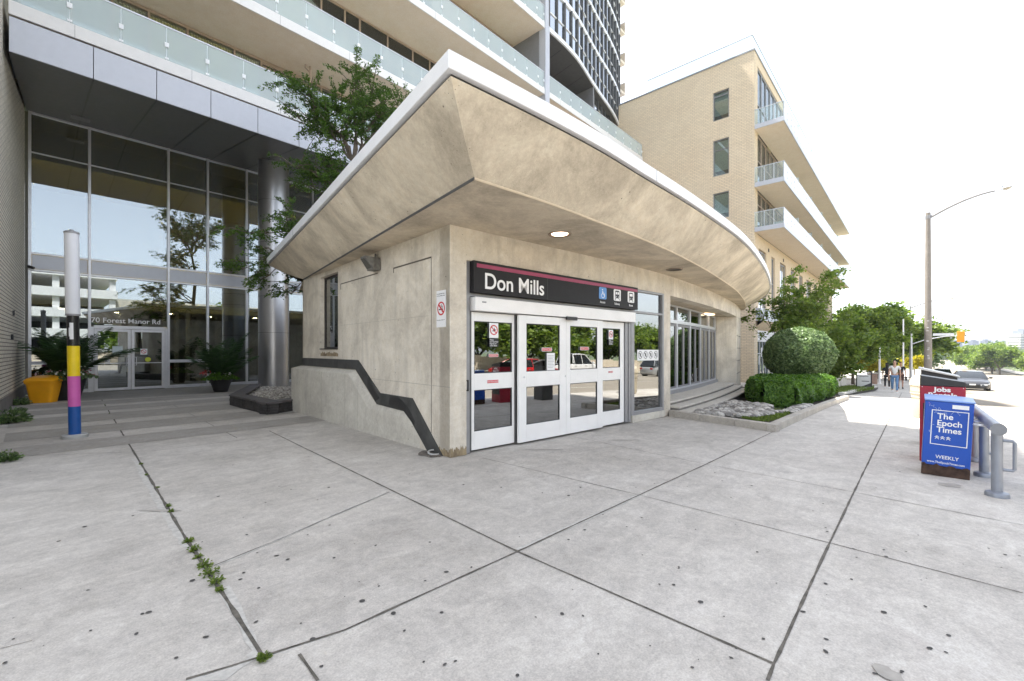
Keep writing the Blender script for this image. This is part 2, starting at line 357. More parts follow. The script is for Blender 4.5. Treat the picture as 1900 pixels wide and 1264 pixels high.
for i in range(len(us)-1):
    u0, u1 = us[i], us[i+1]-.008; g0, g1 = gz(us[i]), gz(us[i+1])
    mk.add([(u0,KV-.16,g0-.2),(u1,KV-.16,g1-.2),(u1,KV-.004,g1-.2),(u0,KV-.004,g0-.2),(u0,KV-.145,g0+.004),(u1,KV-.145,g1+.004),(u1,KV-.004,g1+.004),(u0,KV-.004,g0+.004)],
           [(0,3,2,1),(4,5,6,7),(0,1,5,4),(1,2,6,5),(2,3,7,6),(3,0,4,7)])
struct('kerb', mk, M_kerb)
# lane lines
mk = MB()
for k in range(30):
    u0 = -20+k*9
    for v in (-5.2, -8.7, -16.2, -19.8):
        mk.add([(u0,v,gz(u0)-.136),(u0+3,v,gz(u0+3)-.136),(u0+3,v+.12,gz(u0+3)-.136),(u0,v+.12,gz(u0)-.136)], [(0,1,2,3)])
struct('lane_lines', mk, simple('road_paint', (.6, .6, .56), .7))
# joints in the slabs, each a slightly wandering ribbon
def ribbon(m, pts, w, z, wander=.0, seed=0, jag=.0):
    r = random.Random(seed); P = [Vector((p.x, p.y)) for p in pts]; out = []
    for a, b in zip(P[:-1], P[1:]):
        n = max(2, int((b-a).length/.12))
        for k in range(n): out.append(a.lerp(b, k/n))
    out.append(P[-1]); L_ = []; R_ = []; off = 0
    for i, p in enumerate(out):
        d = (out[min(i+1, len(out)-1)]-out[max(i-1, 0)]).normalized(); nn = Vector((-d.y, d.x)); off += r.uniform(-1, 1)*wander; off *= .92
        ww = w*(1+r.uniform(-1, 1)*jag)/2
        zz = gz(to_uv(p.x, p.y)[0])+z
        a = p+nn*(off+ww); b = p+nn*(off-ww); L_.append((a.x, a.y, zz)); R_.append((b.x, b.y, zz))
    n = len(out); base = len(m.v); m.v += L_+R_
    for i in range(n-1): m.f.append((base+i, base+n+i, base+n+i+1, base+i+1))
JJ = [([(188,741),(255,850),(345,1000),(415,1105),(490,1222)], .03, .001), ([(500,800),(960,1024),(1436,1232)], .019, .001), ([(345,1262),(490,1218),(640,1170),(960,1024),(1310,862),(1438,800)], .019, .001),
      ([(1424,1264),(1436,1232),(1540,1008),(1585,914),(1650,780),(1673,729)], .02, .001), ([(1055,809),(1310,862),(1585,914),(1898,975)], .010, .001), ([(895,850),(1190,920),(1540,1008),(1898,1101)], .009, .001),
      ([(555,1215),(590,1264)], .018, .001), ([(289,735),(440,813)], .012, .001), ([(20,848),(284,837),(500,810)], .010, .001), ([(600,862),(840,812)], .006, .001), ([(1555,820),(1640,800)], .006, .001), ([(0,1205),(60,1190)], .005, .003)]
m = MB()
for i, (pp, w, wa) in enumerate(JJ): ribbon(m, [ong(*p) for p in pp], w*.82, .004, wa, i, .35)
for u in (24, 27, 30, 33, 36, 40, 44, 48, 54, 60): ribbon(m, [S(u, KV, 0), S(u, 4.5, 0)], .012, .004, .001, int(u), .3)
ribbon(m, [S(20, 3.2, 0), S(60, 3.2, 0)], .012, .004, .001, 3, .3)
o = struct('pavement_joints', m, M_joint, frame='W')
m = MB(); ribbon(m, [onz(*p) for p in ((398,1050),(520,1000),(620,955),(722,913))], .035, .0025, .003, 9, .5)
ribbon(m, [onz(*p) for p in ((345,1264),(418,1254),(470,1222),(476,1205),(440,1130),(415,1090))], .055, .0025, .003, 10, .5)
ribbon(m, [onz(*p) for p in ((960,1020),(1060,976),(1185,918))], .04, .0025, .003, 12, .5)
ribbon(m, [onz(*p) for p in ((250,850),(300,940),(350,1015))], .07, .0025, .003, 13, .4)
struct('pavement_patches', m, M_patch, frame='W')
m = MB(); ribbon(m, [onz(*p) for p in ((398,1050),(520,1000),(620,955),(722,913))], .007, .0052, .006, 19, .6)
struct('pavement_crack', m, M_joint, frame='W')
# darker aggregate between light bands, near the entrance
m = MB()
for v0, v1, u1 in ((9.9,10.9,5.6),(11.7,12.9,5.4),(13.7,15.2,5.2),(15.9,17.1,5.0),(17.7,19.0,5.6),(19.4,23.1,12.0)): m.add([(-.3,v0,.003),(u1,v0,.003),(u1,v1,.003),(-.3,v1,.003)], [(0,1,2,3)])
m2 = MB()
struct('aggregate_bands', m, M_band)
# chewing-gum spots and scuffs trodden into the slabs
m = MB(); r = random.Random(3)
spots = [(264,1140),(276,1137),(163,1096),(109,1005),(157,978),(253,1177),(327,1222),(382,1183),(357,1078),(458,993),(480,1092),(513,1032),(446,1076),(475,1155),(534,1039),(580,1187),(620,1036),(697,1013),(672,1116),(730,1139),(540,909),(518,903),(1085,984),(1055,1002),(1250,1086),(1043,1140),(1077,905),(1055,920),(1640,1137),(1532,1210),(1532,1084),(1640,1021),(1180,905),(1535,987),(405,922),(278,914),(828,1062),(1300,1118),(1760,1180),(1725,1204),(1405,1025),(1490,1136),(1865,1030),(860,900),(930,905),(1340,893),(1395,902),(700,860),(760,880),(610,905),(905,875),(56,876),(75,874),(90,873)]
for i in range(110): spots.append((r.uniform(0, 1900), r.uniform(835, 1255)))
for i, (px, py) in enumerate(spots):
    P = ong(px, py); 
    PP = PKI @ P
    if (-.1 < PP.x and PP.y > -.15) or P.y > 9: continue
    rr = r.uniform(.010, .019) if i < 50 else r.uniform(.004, .013); a0 = r.uniform(0, 3); z = gz(to_uv(P.x, P.y)[0])+.0045
    e = r.uniform(.6, 1); n = 9
    m.add([(P.x+rr*(math.cos(k*2*math.pi/n)*math.cos(a0)-e*math.sin(k*2*math.pi/n)*math.sin(a0))*(1+r.uniform(-.12,.12)), P.y+rr*(math.cos(k*2*math.pi/n)*math.sin(a0)+e*math.sin(k*2*math.pi/n)*math.cos(a0)), z) for k in range(n)], [tuple(range(n))])
struct('pavement_gum_spots', m, simple('gum', (.07, .066, .062), .8, 0, .4, 9, 0), frame='W')
m = MB(); m2 = MB()
for (px, py, rr) in ((1650,1252,.05),):
    P = onz(px, py); n = 14; m.add([(P.x+rr*math.cos(k*.449)*(1+r.uniform(-.25,.25)), P.y+rr*1.3*math.sin(k*.449)*(1+r.uniform(-.2,.2)), .0042) for k in range(n)], [tuple(range(n))])
for (px, py, sx, sy) in ((1010,835,.35,.03),(1160,817,.3,.03),(1100,800,.2,.02),(300,948,.2,.03),(1760,900,.12,.09),(1770,872,.1,.08)):
    P = ong(px, py); n = 14; z = gz(to_uv(P.x, P.y)[0])+.0048; m.add([(P.x+sx*math.cos(k*.449)*(1+r.uniform(-.3,.3)), P.y+sy*math.sin(k*.449)*(1+r.uniform(-.3,.3)), z) for k in range(n)], [tuple(range(n))])
struct('pavement_stains', m, simple('stain', (.36, .335, .30), .85, 0, .2, 9, 0), frame='W')

# ------------------------------------------------------------------ the station entrance building (local x along its front, y into it)
ZS, ZB = 3.47, 2.98                                   # soffit / underside of the beam
def smooth(pts, n):                                   # Catmull-Rom through plan points, resampled
    P = [Vector(p) for p in pts]; o = []
    for i in range(len(P)-1):
        p0, p1, p2, p3 = P[max(i-1,0)], P[i], P[i+1], P[min(i+2,len(P)-1)]
        for k in range(12):
            t = k/12; o.append(.5*((2*p1)+(p2-p0)*t+(2*p0-5*p1+4*p2-p3)*t*t+(3*p1-p0-3*p2+p3)*t**3))
    o.append(P[-1]); d = [0]
    for a, b in zip(o[:-1], o[1:]): d.append(d[-1]+(b-a).length)
    out = []; j = 0
    for k in range(n):
        s = d[-1]*k/(n-1)
        while j < len(d)-2 and d[j+1] < s: j += 1
        out.append(o[j].lerp(o[j+1], (s-d[j])/max(1e-6, d[j+1]-d[j])))
    return out
WALLC = [(0,0),(1.5,0),(3.2,0),(5,.02),(6.6,.14),(8.5,.41),(10.3,.72),(12.1,1.1),(14.3,1.62),(16.6,2.28),(17.9,2.72)]
CRE = [(-.78,-1.64),(.3,-1.63),(1.2,-1.57),(3.3,-1.38),(5,-1.13),(6.6,-.83),(8.5,-.42),(10.9,.16),(13.2,.84),(15.1,1.47),(16.9,2.12),(18.2,2.70)]
FAS = [(-1.42,-2.13),(-.2,-2.13),(.9,-2.09),(1.9,-2.0),(3.6,-1.86),(5.7,-1.62),(7.4,-1.36),(9.3,-.96),(11.8,-.35),(14.8,.5),(17.3,1.35),(20.0,2.55),(22.4,4.0),(24.2,6.2)]
NW = 60; W_ = smooth(WALLC, NW); C_ = smooth(CRE, NW); F_ = smooth(FAS, NW)
LW = 6.9                                              # length of the side wall
st = thing('station_entrance', 'grey concrete station entrance with flared overhanging roof and black name sign over sliding doors', 'station building', (0, 0, 0), 'P')
# roof
tipF = Vector((-.36, 8.95)); endC = Vector((.0, LW+.02))
def ring(P, z): return [(p.x, p.y, z) for p in P]
m = MB(); k = 14
def side(a, b, n): return [Vector(a).lerp(Vector(b), i/n) for i in range(n+1)]
sF = side(F_[0], tipF, k); sC = side(C_[0], endC, k)
Ff = F_[:]; Cf = C_[:]
def curve_strip(m, A, za, B, zb, sag=0.0, seg=5, inset=0):   # gently concave flare between two outlines
    n = len(A); base = len(m.v)
    for i in range(n):
        for j in range(seg+1):
            t = j/seg; p = A[i].lerp(B[i], t); z = za+(zb-za)*t - sag*math.sin(math.pi*t)
            m.v.append((p.x, p.y, z))
    for i in range(n-1):
        for j in range(seg):
            a = base+i*(seg+1)+j; m.f.append((a, a+1, a+seg+2, a+seg+1))
curve_strip(m, Cf, ZS+.012, Ff, 4.10, .035); curve_strip(m, sC[::-1], ZS+.012, sF[::-1], 4.10, .035)
# back of the roof, out of sight from the pavement
bk = [Vector((24.2, 6.2)), Vector((22, 10)), Vector((10, 11.2)), tipF]
for a, b in zip(bk[:-1], bk[1:]): m.add([(a.x,a.y,4.1),(b.x,b.y,4.1),(b.x*.93+.6,b.y*.86,ZS+.012),(a.x*.93+.6,a.y*.86,ZS+.012)], [(0,1,2,3)])
roof = obj('roof', m, M_roofc, st, smooth=True)
m = MB()                                              # drip groove: dark line on the side, pale bead on the front
def bead(m, P, z, r, dy): m.tube([(p.x, p.y+dy, z) for p in P], r, 6)
bead(m, C_, ZS+.004, .017, .01); obj('drip_bead', m, simple('bead', (.62,.52,.38), .8), roof)
m = MB(); bead(m, sC, ZS+.004, .016, 0); obj('drip_groove', m, M_dark, roof)
# soffit
m = MB(); pts = [(p.x+.0, p.y, ZS) for p in C_] + [(17.9, 2.9, ZS), (21.5, 9.2, ZS), (.6, 9.4, ZS), (0, LW+.02, ZS)] + [(p.x, p.y, ZS) for p in sC[1:-1][::-1]]
m.add(pts, [tuple(range(len(pts)))]); sof = obj('soffit', m, M_sofc, st); 
# fascia (white metal) + top + dark shadow gap
loopF = [(p.x, p.y) for p in sF[::-1]][:-1] + [(p.x, p.y) for p in F_] + [(22, 10), (10, 11.2)]
def offs(P, d):
    n = len(P); o = []
    for i in range(n):
        a = Vector(P[i-1]); b = Vector(P[i]); c = Vector(P[(i+1) % n]); t1 = (b-a).normalized(); t2 = (c-b).normalized()
        nn = (Vector((t1.y, -t1.x))+Vector((t2.y, -t2.x))); nn.normalize(); kk = 1/max(.35, nn.dot(Vector((t1.y, -t1.x)))); o.append(tuple(b+nn*d*kk))
    return o
out = offs(loopF, .05); m = MB(); m.prism(out, 4.13, 4.30); f_ = obj('fascia', m, M_white, st, bevel=.008)
m = MB()
for px in (55,):
    pass
seams = []
for i in (14+22, 14+38, 14+50, 14+8, 5):
    p = Vector(out[i]); q = Vector(out[i+1]); d = (q-p).normalized(); nn = Vector((d.y, -d.x)); m.beam((p.x+nn.x*.001, p.y+nn.y*.001, 4.128), (p.x+nn.x*.001, p.y+nn.y*.001, 4.303), .006, .006)
obj('seam', m, M_grey, f_)
m = MB(); m.prism(offs(loopF, -.015), 4.085, 4.129); obj('shadow_gap', m, M_black, st)
# side wall with window opening, back walls
w0, w1, wz0, wz1 = 4.46, 5.62, 1.62, 3.36
m = MB()
def wallq(m, y0, y1, z0, z1, x=0.0, th=.30): m.box(x, x+th, y0, y1, z0, z1)
wallq(m, 0.0, w0, 0, ZS-.002); wallq(m, w0, w1, 0, wz0); wallq(m, w0, w1, wz1, ZS-.002); wallq(m, w1, LW, 0, ZS-.002)
sw = obj('side_wall', m, M_wallc, st)
# the raised panels of the side wall: thin proud fields with a shadow line painted above them as dark strips
m = MB(); m.box(-.012, -.001, .62, 1.78, 1.2, 3.06); m.box(-.012, -.001, 1.80, 4.30, 1.42, 3.06); 
m = MB(); m.box(-.004, .002, .52, 1.78, 3.05, 3.075); m.box(-.004, .002, 1.78, 1.80, 2.98, 3.075); m.box(-.004, .002, 2.44, 4.28, 3.05, 3.07); m.box(-.004, .002, 4.28, 4.3, 2.94, 3.07)
m.box(-.003, .002, .515, .527, .3, 3.06); obj('recess_shadow_line', m, simple('recess_shadow_line', (.12,.105,.085), .9), sw)
m = MB(); m.box(-.0035, .002, .0, 3.9, 1.045, 1.051); m.box(-.0035,.002,.6,4.3,2.145,2.149); obj('form_joint', m, simple('form_joint', (.36,.33,.28), .9), sw)
m = MB(); pts = W_ + [Vector((17.9, 2.72))]
m.add([(17.9,2.72,-.5),(19.5,9,-.5),(19.5,9,ZS),(17.9,2.72,ZS), (0,LW,0),(0,LW,ZS),(.6,9.0,ZS),(.6,9.0,-.1)], [(0,1,2,3),(4,5,6,7)]); m.add([(.6,9,-.1),(.6,9,ZS),(19.5,9,ZS),(19.5,9,-.5)], [(0,1,2,3)])
obj('back_wall', m, M_wallc, st)
# front beam following the curve
OP0, OP1 = .30, 6.25
def wall_at(x):
    for a, b in zip(W_[:-1], W_[1:]):
        if a.x <= x <= b.x: t = (x-a.x)/(b.x-a.x); return a.y+(b.y-a.y)*t
    return W_[-1].y
def curve_wall(m, x0, x1, z0, z1, th=.32, dy=0.0, n=30):
    xs = [x0+(x1-x0)*k/n for k in range(n+1)]; rings = []
    for x in xs:
        y = wall_at(x)+dy; s = (wall_at(min(17.9, x+.1))-wall_at(max(0, x-.1)))/.2; l = math.hypot(1, s); nx, ny = -s/l*th, th/l
        rings.append([(x,y,z0),(x,y,z1),(x+nx,y+ny,z1),(x+nx,y+ny,z0)])
    m.loft(rings)
m = MB(); curve_wall(m, .30, 17.9, ZB, ZS-.002); obj('front_beam', m, M_wallc, st)
m = MB(); m.box(.30, .305, 0, .001, 0, .001); m = MB(); m.box(.301, .0+.36, .3, .31, 0, .01)
m = MB(); m.box(0.0, OP0, -.0, .30, 0.0, ZS-.002)
m.v = [(x, y if y > 0 else -.003, z) for x, y, z in m.v]; obj('corner_pier', m, M_wallc, st, bevel=.015)
m = MB(); m.box(OP1, 6.62, .085, .40, -.02, ZB-.002); obj('slender_pier', m, M_wallc, st, bevel=.012)
# end fin: broad face looks back along the pavement, then the curved end wall
m = MB(); m.prism([(15.42,1.93),(14.85,2.52),(15.05,3.2),(17.6,3.2),(17.9,2.72),(16.7,2.32),(15.9,2.08)], -.35, ZB-.002); obj('end_pier', m, M_wallc, st, bevel=.01)
m = MB()
for z in (.62, 1.15, 1.68, 2.2): curve_wall(m, 15.5, 17.85, z, z+.02, .02, -.006, 8)
obj('pier_joint', m, simple('pier_joint', (.2,.18,.15), .9), st)
# sill under the glazing
m = MB(); m.box(4.86, OP1, .03, .38, -.02, .14); obj('sill', m, M_curbc, st, bevel=.01)
# --- door set
ds = []
YF = .05
m = MB(); m.box(.305, .40, YF, YF+.16, 0, ZB-.002); m.box(.40, 5.02, YF, YF+.14, 2.985-.06, ZB-.004); m.box(.40, OP1-.002, YF+.004, YF+.14, 2.44, 2.49)
m.box(4.60, 4.70, YF, YF+.14, .02, 2.44); m.box(4.72, 4.80, YF-.01, YF+.14, .02, 2.44); m.box(4.83, 4.96, YF-.0, YF+.14, .14, ZB-.004); m.box(6.18, OP1-.002, YF, YF+.14, .14, ZB-.004); m.box(4.96, 6.18, YF, YF+.14, .14, .22); m.box(4.96, 6.18, YF, YF+.14, 2.93, ZB-.004)
obj('door_frame', m, M_grey, st, bevel=.004)
m = MB(); m.box(5.0, 6.16, YF+.06, YF+.07, .22, 2.44); obj('side_window', m, M_glassD, st)
m = MB(); m.box(5.0, 6.16, YF+.06, YF+.07, 2.49, 2.93); obj('side_window', m, M_glassD, st)
m = MB(); m.box(.42, 4.82, YF-.12, YF+.10, 2.215, 2.425); hd = obj('door_header', m, M_doorw, st, bevel=.006)
m = MB(); m.box(2.50, 2.80, YF-.16, YF-.119, 2.16, 2.225); obj('door_sensor', m, M_black, hd, bevel=.008)
m = MB(); m.box(.55, .63, YF-.124, YF-.12, 2.34, 2.362); obj('maker_plate', m, M_grey, hd)
def door(x0, x1, g0, g1, dy, nm='door_panel', z1=2.20, mid=(.97, 1.23)):
    y0 = YF+dy; m = MB(); m.box(x0, g0, y0, y0+.045, .03, z1); m.box(g1, x1, y0, y0+.045, .03, z1)
    m.box(g0, g1, y0, y0+.045, .03, .32); m.box(g0, g1, y0, y0+.045, mid[0], mid[1]); m.box(g0, g1, y0, y0+.045, 2.06, z1)
    d = obj(nm, m, M_doorw, st, bevel=.004)
    g = MB(); g.box(g0, g1, y0+.02, y0+.026, .32, mid[0]); g.box(g0, g1, y0+.02, y0+.026, mid[1], 2.06); obj('door_glass', g, M_glassD, d)
    g = MB()
    for za, zb in ((.32, mid[0]), (mid[1], 2.06)):
        for a0, a1, b0, b1 in ((g0, g0+.012, za, zb), (g1-.012, g1, za, zb), (g0+.012, g1-.012, za, za+.012), (g0+.012, g1-.012, zb-.012, zb)): g.box(a0, a1, y0+.006, y0+.0195, b0, b1)
    obj('gasket', g, M_black, d); return d
d1 = door(.43, 1.35, .50, 1.30, .02); d2 = door(1.37, 2.575, 1.55, 2.40, -.07); d3 = door(2.58, 3.70, 2.69, 3.52, -.07); d4 = door(3.72, 4.58, 3.62+.12, 4.44, .02)
m = MB(); m.box(.402, .43, YF, YF+.1, .02, 2.2); m.box(1.352, 1.368, YF+.0, YF+.06, .03, 2.2); obj('door_seal', m, M_dark, st)
XH, ZU = (1,0,0), (0,0,1)
def decal(parent, nm, mb, mat, lab=None):
    o = obj(nm, mb, mat, parent)
    if lab: o['label'] = lab
    return o
def nosign(parent, x, z, w, y, low=True):             # white card with a red barred circle, black text card beneath
    m = MB(); plate(m, (x, y, z), XH, ZU, 0, w, 0, w*1.28); a = decal(parent, 'warning_sticker', m, M_signwh, 'white sticker with a red barred circle')
    c = (x+w/2, y-.003, z+w*.68); m = MB(); ring_mb(m, c, XH, ZU, w*.34, w*.43, .002)
    s = w*.36; m.extr([(c[0]-s*.78, y-.003, c[2]+s*.62), (c[0]-s*.62, y-.003, c[2]+s*.78), (c[0]+s*.78, y-.003, c[2]-s*.62), (c[0]+s*.62, y-.003, c[2]-s*.78)], (0,-.003,0)); decal(a, 'barred_circle', m, M_red)
    m = MB(); m.extr([(c[0]-s*.8, y-.003, c[2]-s*.25), (c[0]-s*.1, y-.003, c[2]-s*.1), (c[0]+s*.1, y-.003, c[2]+s*.6), (c[0]+s*.35, y-.003, c[2]+s*.1), (c[0]+s*.8, y-.003, c[2]+s*.15), (c[0]+s*.2, y-.003, c[2]-s*.35)], (0,-.002,0)); decal(a, 'pictogram', m, M_black)
    if low:
        m = MB(); plate(m, (x, y, z-w*.75), XH, ZU, 0, w, 0, w*.72); b = decal(parent, 'text_sticker', m, M_black)
        m = MB(); 
        for k, t in enumerate(('Please', 'Do Not Feed', 'Pigeons or', 'other Birds')):
            tm = text_mb(t, w*.17, (x+w*.06, y-.0035, z-w*(.22+.165*k)), XH, ZU, .0008); m.add(tm.v, tm.f)
        decal(b, 'lettering', m, M_signwh)
nosign(d1, .80, 1.80, .19, YF+.018); nosign(d4, 4.02, 1.83, .155, YF+.018)
def redst(parent, x, z, w, y, txt):
    m = MB(); plate(m, (x, y, z), XH, ZU, 0, w, 0, w*.25); a = decal(parent, 'caution_sticker', m, M_signwh)
    m = MB(); plate(m, (x, y-.003, z), XH, ZU, w*.03, w*.97, w*.03, w*.22, .001); b = decal(a, 'red_field', m, M_red)
    decal(a, 'lettering', text_mb(txt, w*.15, (x+w*.5, y-.0045, z+w*.075), XH, ZU, .0006, align='CENTER', sx=.8), M_signwh)
redst(d2, 1.92, 1.58, .26, YF-.072, 'AUTOMATIC DOOR'); redst(d3, 2.98, 1.60, .26, YF-.072, 'AUTOMATIC DOOR'); redst(d1, .75, 1.06, .25, YF+.018, 'CAUTION DOOR'); redst(d4, 4.0, 1.12, .17, YF+.018, 'CAUTION DOOR'); redst(d1, .79, 1.49, .2, YF+.018, 'IN EMERGENCY')
m = MB(); plate(m, (2.05, YF-.071, 1.24), XH, ZU, 0, .21, 0, .31, .001); pp = decal(d2, 'paper_notice', m, M_signwh)
m = MB()
for k in range(9): plate(m, (2.075, YF-.0722, 1.50-.027*k), XH, ZU, 0, .16-.03*(k % 3 == 2), 0, .006, .0005)
decal(pp, 'lettering', m, M_grey)
m = MB()
for x, z in ((1.49, 1.14), (2.545, 1.12)): m.tube([(x, YF-.075, z), (x, YF-.085, z)], .014, 12)
obj('door_lock', m, M_alu, st)
m = MB(); m.tube([(.345, YF-.03, .98), (.345, YF-.03, 1.13)], .012, 8); m.box(.33,.36,YF-.03,YF,.97,.99); m.box(.33,.36,YF-.03,YF,1.12,1.14); obj('pull_handle', m, M_black, st)
# icons on the side window
m = MB(); plate(m, (5.16, YF+.056, 1.36), XH, ZU, 0, .92, 0, .25, .002); a = decal(st, 'window_strip', m, M_signwh)
m = MB()
for k in range(4):
    c = (5.28+.225*k, YF+.053, 1.49); ring_mb(m, c, XH, ZU, .075, .088, .001); m.extr([(c[0]-.06, c[1], c[2]+.045), (c[0]-.045, c[1], c[2]+.06), (c[0]+.06, c[1], c[2]-.045), (c[0]+.045, c[1], c[2]-.06)], (0,-.001,0)); m.extr([(c[0]-.03,c[1],c[2]-.03),(c[0]+.01,c[1],c[2]-.04),(c[0]+.035,c[1],c[2]+.03),(c[0]-.01,c[1],c[2]+.045)], (0,-.001,0))
decal(a, 'barred_circle', m, M_dark)
# name sign
m = MB(); m.box(.40, 4.94, YF-.10, YF+.02, 2.495, 2.985); sg = obj('name_sign', m, M_signbk, st, bevel=.004)
m = MB(); m.box(.46, 4.92, YF-.104, YF-.1002, 2.885, 2.945); obj('stripe', m, M_maroon, sg)
YS = YF-.1005
obj('lettering', text_mb('Don Mills', .355, (.60, YS, 2.57), XH, ZU, .003, .004, sx=.98), M_signwh, sg)
m = MB(); m.box(2.04, 2.044, YS-.0005, YS, 2.5, 2.885); obj('panel_joint', m, M_dark, sg)
def rrect(m, x0, x1, z0, z1, r, y, d):
    pts = []
    for cx, cz, a in ((x1-r, z1-r, 0), (x0+r, z1-r, 90), (x0+r, z0+r, 180), (x1-r, z0+r, 270)):
        for k in range(5): t = R(a+22.5*k); pts.append((cx+r*math.cos(t), y, cz+r*math.sin(t)))
    m.extr(pts[::-1], (0, d, 0)); return m
icx = [(3.53, M_blueic, 'Access'), (4.03, M_signwh, 'Subway'), (4.54, M_signwh, 'Buses')]
for x, mt, t in icx:
    m = MB(); rrect(m, x, x+.25, 2.635, 2.875, .03, YS-.0003, -.004); p_ = obj('pictogram_panel', m, mt, sg); y = YS-.0045; cx = x+.125
    obj('lettering', text_mb(t, .062, (cx, YS, 2.555), XH, ZU, .001, .0006, align='CENTER'), M_signwh, p_)
    m = MB()
    if t == 'Access':
        ring_mb(m, (cx+.005, y, 2.715), XH, ZU, .048, .058, .001, 20, R(150), R(410)); m.box(cx-.018, cx-.004, y-.001, y, 2.73, 2.80); ring_mb(m, (cx-.011, y, 2.825), XH, ZU, 0, .014, .001, 12); m.box(cx-.018, cx+.035, y-.0015, y-.0005, 2.735, 2.747); m.box(cx-.011, cx+.03, y-.0016, y-.0006, 2.77, 2.78); m.extr([(cx+.028, y, 2.74),(cx+.05, y, 2.68),(cx+.06,y,2.684),(cx+.04, y, 2.747)], (0,-.001,0)); obj('pictogram', m, M_signwh, p_)
    else:
        rrect(m, cx-.075, cx+.075, 2.69, 2.85, .03, y, -.001); q_ = obj('pictogram', m, M_black, p_)
        m = MB(); y2 = y-.0012
        if t == 'Subway': m.box(cx-.058, cx-.008, y2-.001, y2, 2.77, 2.82); m.box(cx+.008, cx+.058, y2-.001, y2, 2.77, 2.82)
        else: rrect(m, cx-.058, cx+.058, 2.77, 2.825, .01, y2, -.001)
        for s in (-1, 1): ring_mb(m, (cx+s*.045, y2, 2.72), XH, ZU, 0, .012, .001, 10)
        obj('window_marks', m, M_signwh, q_)
        m = MB()
        for s in (-1, 1): m.extr([(cx+s*.05, y, 2.69), (cx+s*.07, y, 2.69), (cx+s*.085, y, 2.65), (cx+s*.065, y, 2.65)], (0,-.001,0))
        obj('rails', m, M_black, p_)
# recessed ceiling lights in the soffit
def downlight(x, y, z, lit):
    m = MB(); m.lathe([(.15, -.012), (.18, -.02), (.19, -.004), (.13, .0)], (x, y, z), 28, cap=False); o = obj('ceiling_light', m, simple('light_ring', (.30,.24,.18), .4, .4), st, smooth=True)
    m = MB(); m.lathe([(.132, -.006), (.132, -.003)], (x, y, z), 24); obj('lens', m, emis('lamp_glow', (1.0, .72, .50), 3.2) if lit else simple('light_off', (.10,.085,.07), .5), o)
downlight(1.62, -.72, ZS, True); downlight(5.9, -.40, ZS, False)
m = MB(); m.box(12.6, 13.3, 1.9, 2.1, ZB-.04, ZB-.005); obj('ceiling_light', m, emis('tube_glow', (1, .75, .5), 1.6), st, bevel=.01)
# recess behind the slender pier: ceiling, glazed doors, steps
m = MB(); cvp = [(6.3+.5*k, wall_at(6.3+.5*k)+.25, ZB+.003) for k in range(23)]; m.add(cvp+[(17.3,4.2,ZB+.003),(6.3,4.2,ZB+.003)], [tuple(range(25))[::-1]]); obj('recess_ceiling', m, M_sofc, st)
REC = .80
def rp(x, z, d=REC):
    s = (wall_at(min(17.9, x+.1))-wall_at(x-.1))/.2; l = math.hypot(1, s); return Vector((x-s/l*d, wall_at(x)+d/l, z))
xs = [6.5, 7.9, 9.3, 10.7, 12.1, 13.5, 14.9]; ZD = .30
for i in range(len(xs)-1):
    a = rp(xs[i], ZD+.10); b = rp(xs[i+1], ZD+.10); d = (b-a); W = d.length; d.normalize(); N = Vector((d.y, -d.x, 0))
    m = MB(); m.frame(a, d, W, ZB-ZD-.11, .05, .08, N); m.extr([a+d*.05+Vector((0,0,2.02)), a+d*(W-.05)+Vector((0,0,2.02)), a+d*(W-.05)+Vector((0,0,2.12)), a+d*.05+Vector((0,0,2.12))], N*.08)
    sf = obj('glazed_bay', m, M_alu, st)
    g = MB(); g.extr([a+d*.05+N*.03+Vector((0,0,2.12)), a+d*(W-.05)+N*.03+Vector((0,0,2.12)), a+d*(W-.05)+N*.03+Vector((0,0,2.52)), a+d*.05+N*.03+Vector((0,0,2.52))], N*.006); obj('transom_glass', g, M_glassD, sf)
    for h in (0, 1):
        o_ = a+d*(.055+h*(W-.11)/2)+N*.02+Vector((0,0,.02)); w = (W-.11)/2-.004
        m = MB(); m.frame(o_, d, w, 1.985, .075, .045, N); lf = obj('door_leaf', m, M_greyp if i < 9 else M_alu, sf)
        g = MB(); g.extr([o_+d*.075+N*.02+Vector((0,0,.075)), o_+d*(w-.075)+N*.02+Vector((0,0,.075)), o_+d*(w-.075)+N*.02+Vector((0,0,1.91)), o_+d*.075+N*.02+Vector((0,0,1.91))], N*.005); obj('door_glass', g, M_glassD, lf)
m = MB()
pts = [rp(6.4+k*.35, 0, REC-.02) for k in range(26)]
top = [rp(6.4+k*.35, 0, -.0) for k in range(26)]
m.loft([[(b.x,b.y,-.1),(b.x,b.y,ZD+.10),(a.x,a.y,ZD+.10),(a.x,a.y,-.1)] for a, b in zip(pts, [rp(6.4+k*.35, 0, REC-.14) for k in range(26)])]); obj('door_plinth', m, M_grey, st)
for n_, (dd, zt) in enumerate(((0.0, .30), (.27, .20), (.54, .10))):
    m = MB(); A = [rp(6.66+k*.34, 0, -dd) for k in range(25)]; Bk = [rp(6.66+k*.34, 0, REC-.05+.0*n_) for k in range(25)]
    A2_ = [rp(6.66+k*.34, 0, -dd+.035) for k in range(25)]
    m.loft([[(a.x,a.y,zt-.045),(a.x,a.y,zt),(b.x,b.y,zt-.001*n_),(b.x,b.y,zt-.045)] for a, b in zip(A, Bk)]); sp_ = obj('step', m, M_stepc, st, bevel=.008)
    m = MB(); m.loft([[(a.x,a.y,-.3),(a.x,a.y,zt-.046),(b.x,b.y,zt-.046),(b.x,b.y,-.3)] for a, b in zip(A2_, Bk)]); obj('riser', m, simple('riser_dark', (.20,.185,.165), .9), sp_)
m = MB(); m.box(6.62, 17, 4.2, 4.22, 0, ZB); obj('recess_back', m, M_dark, st)
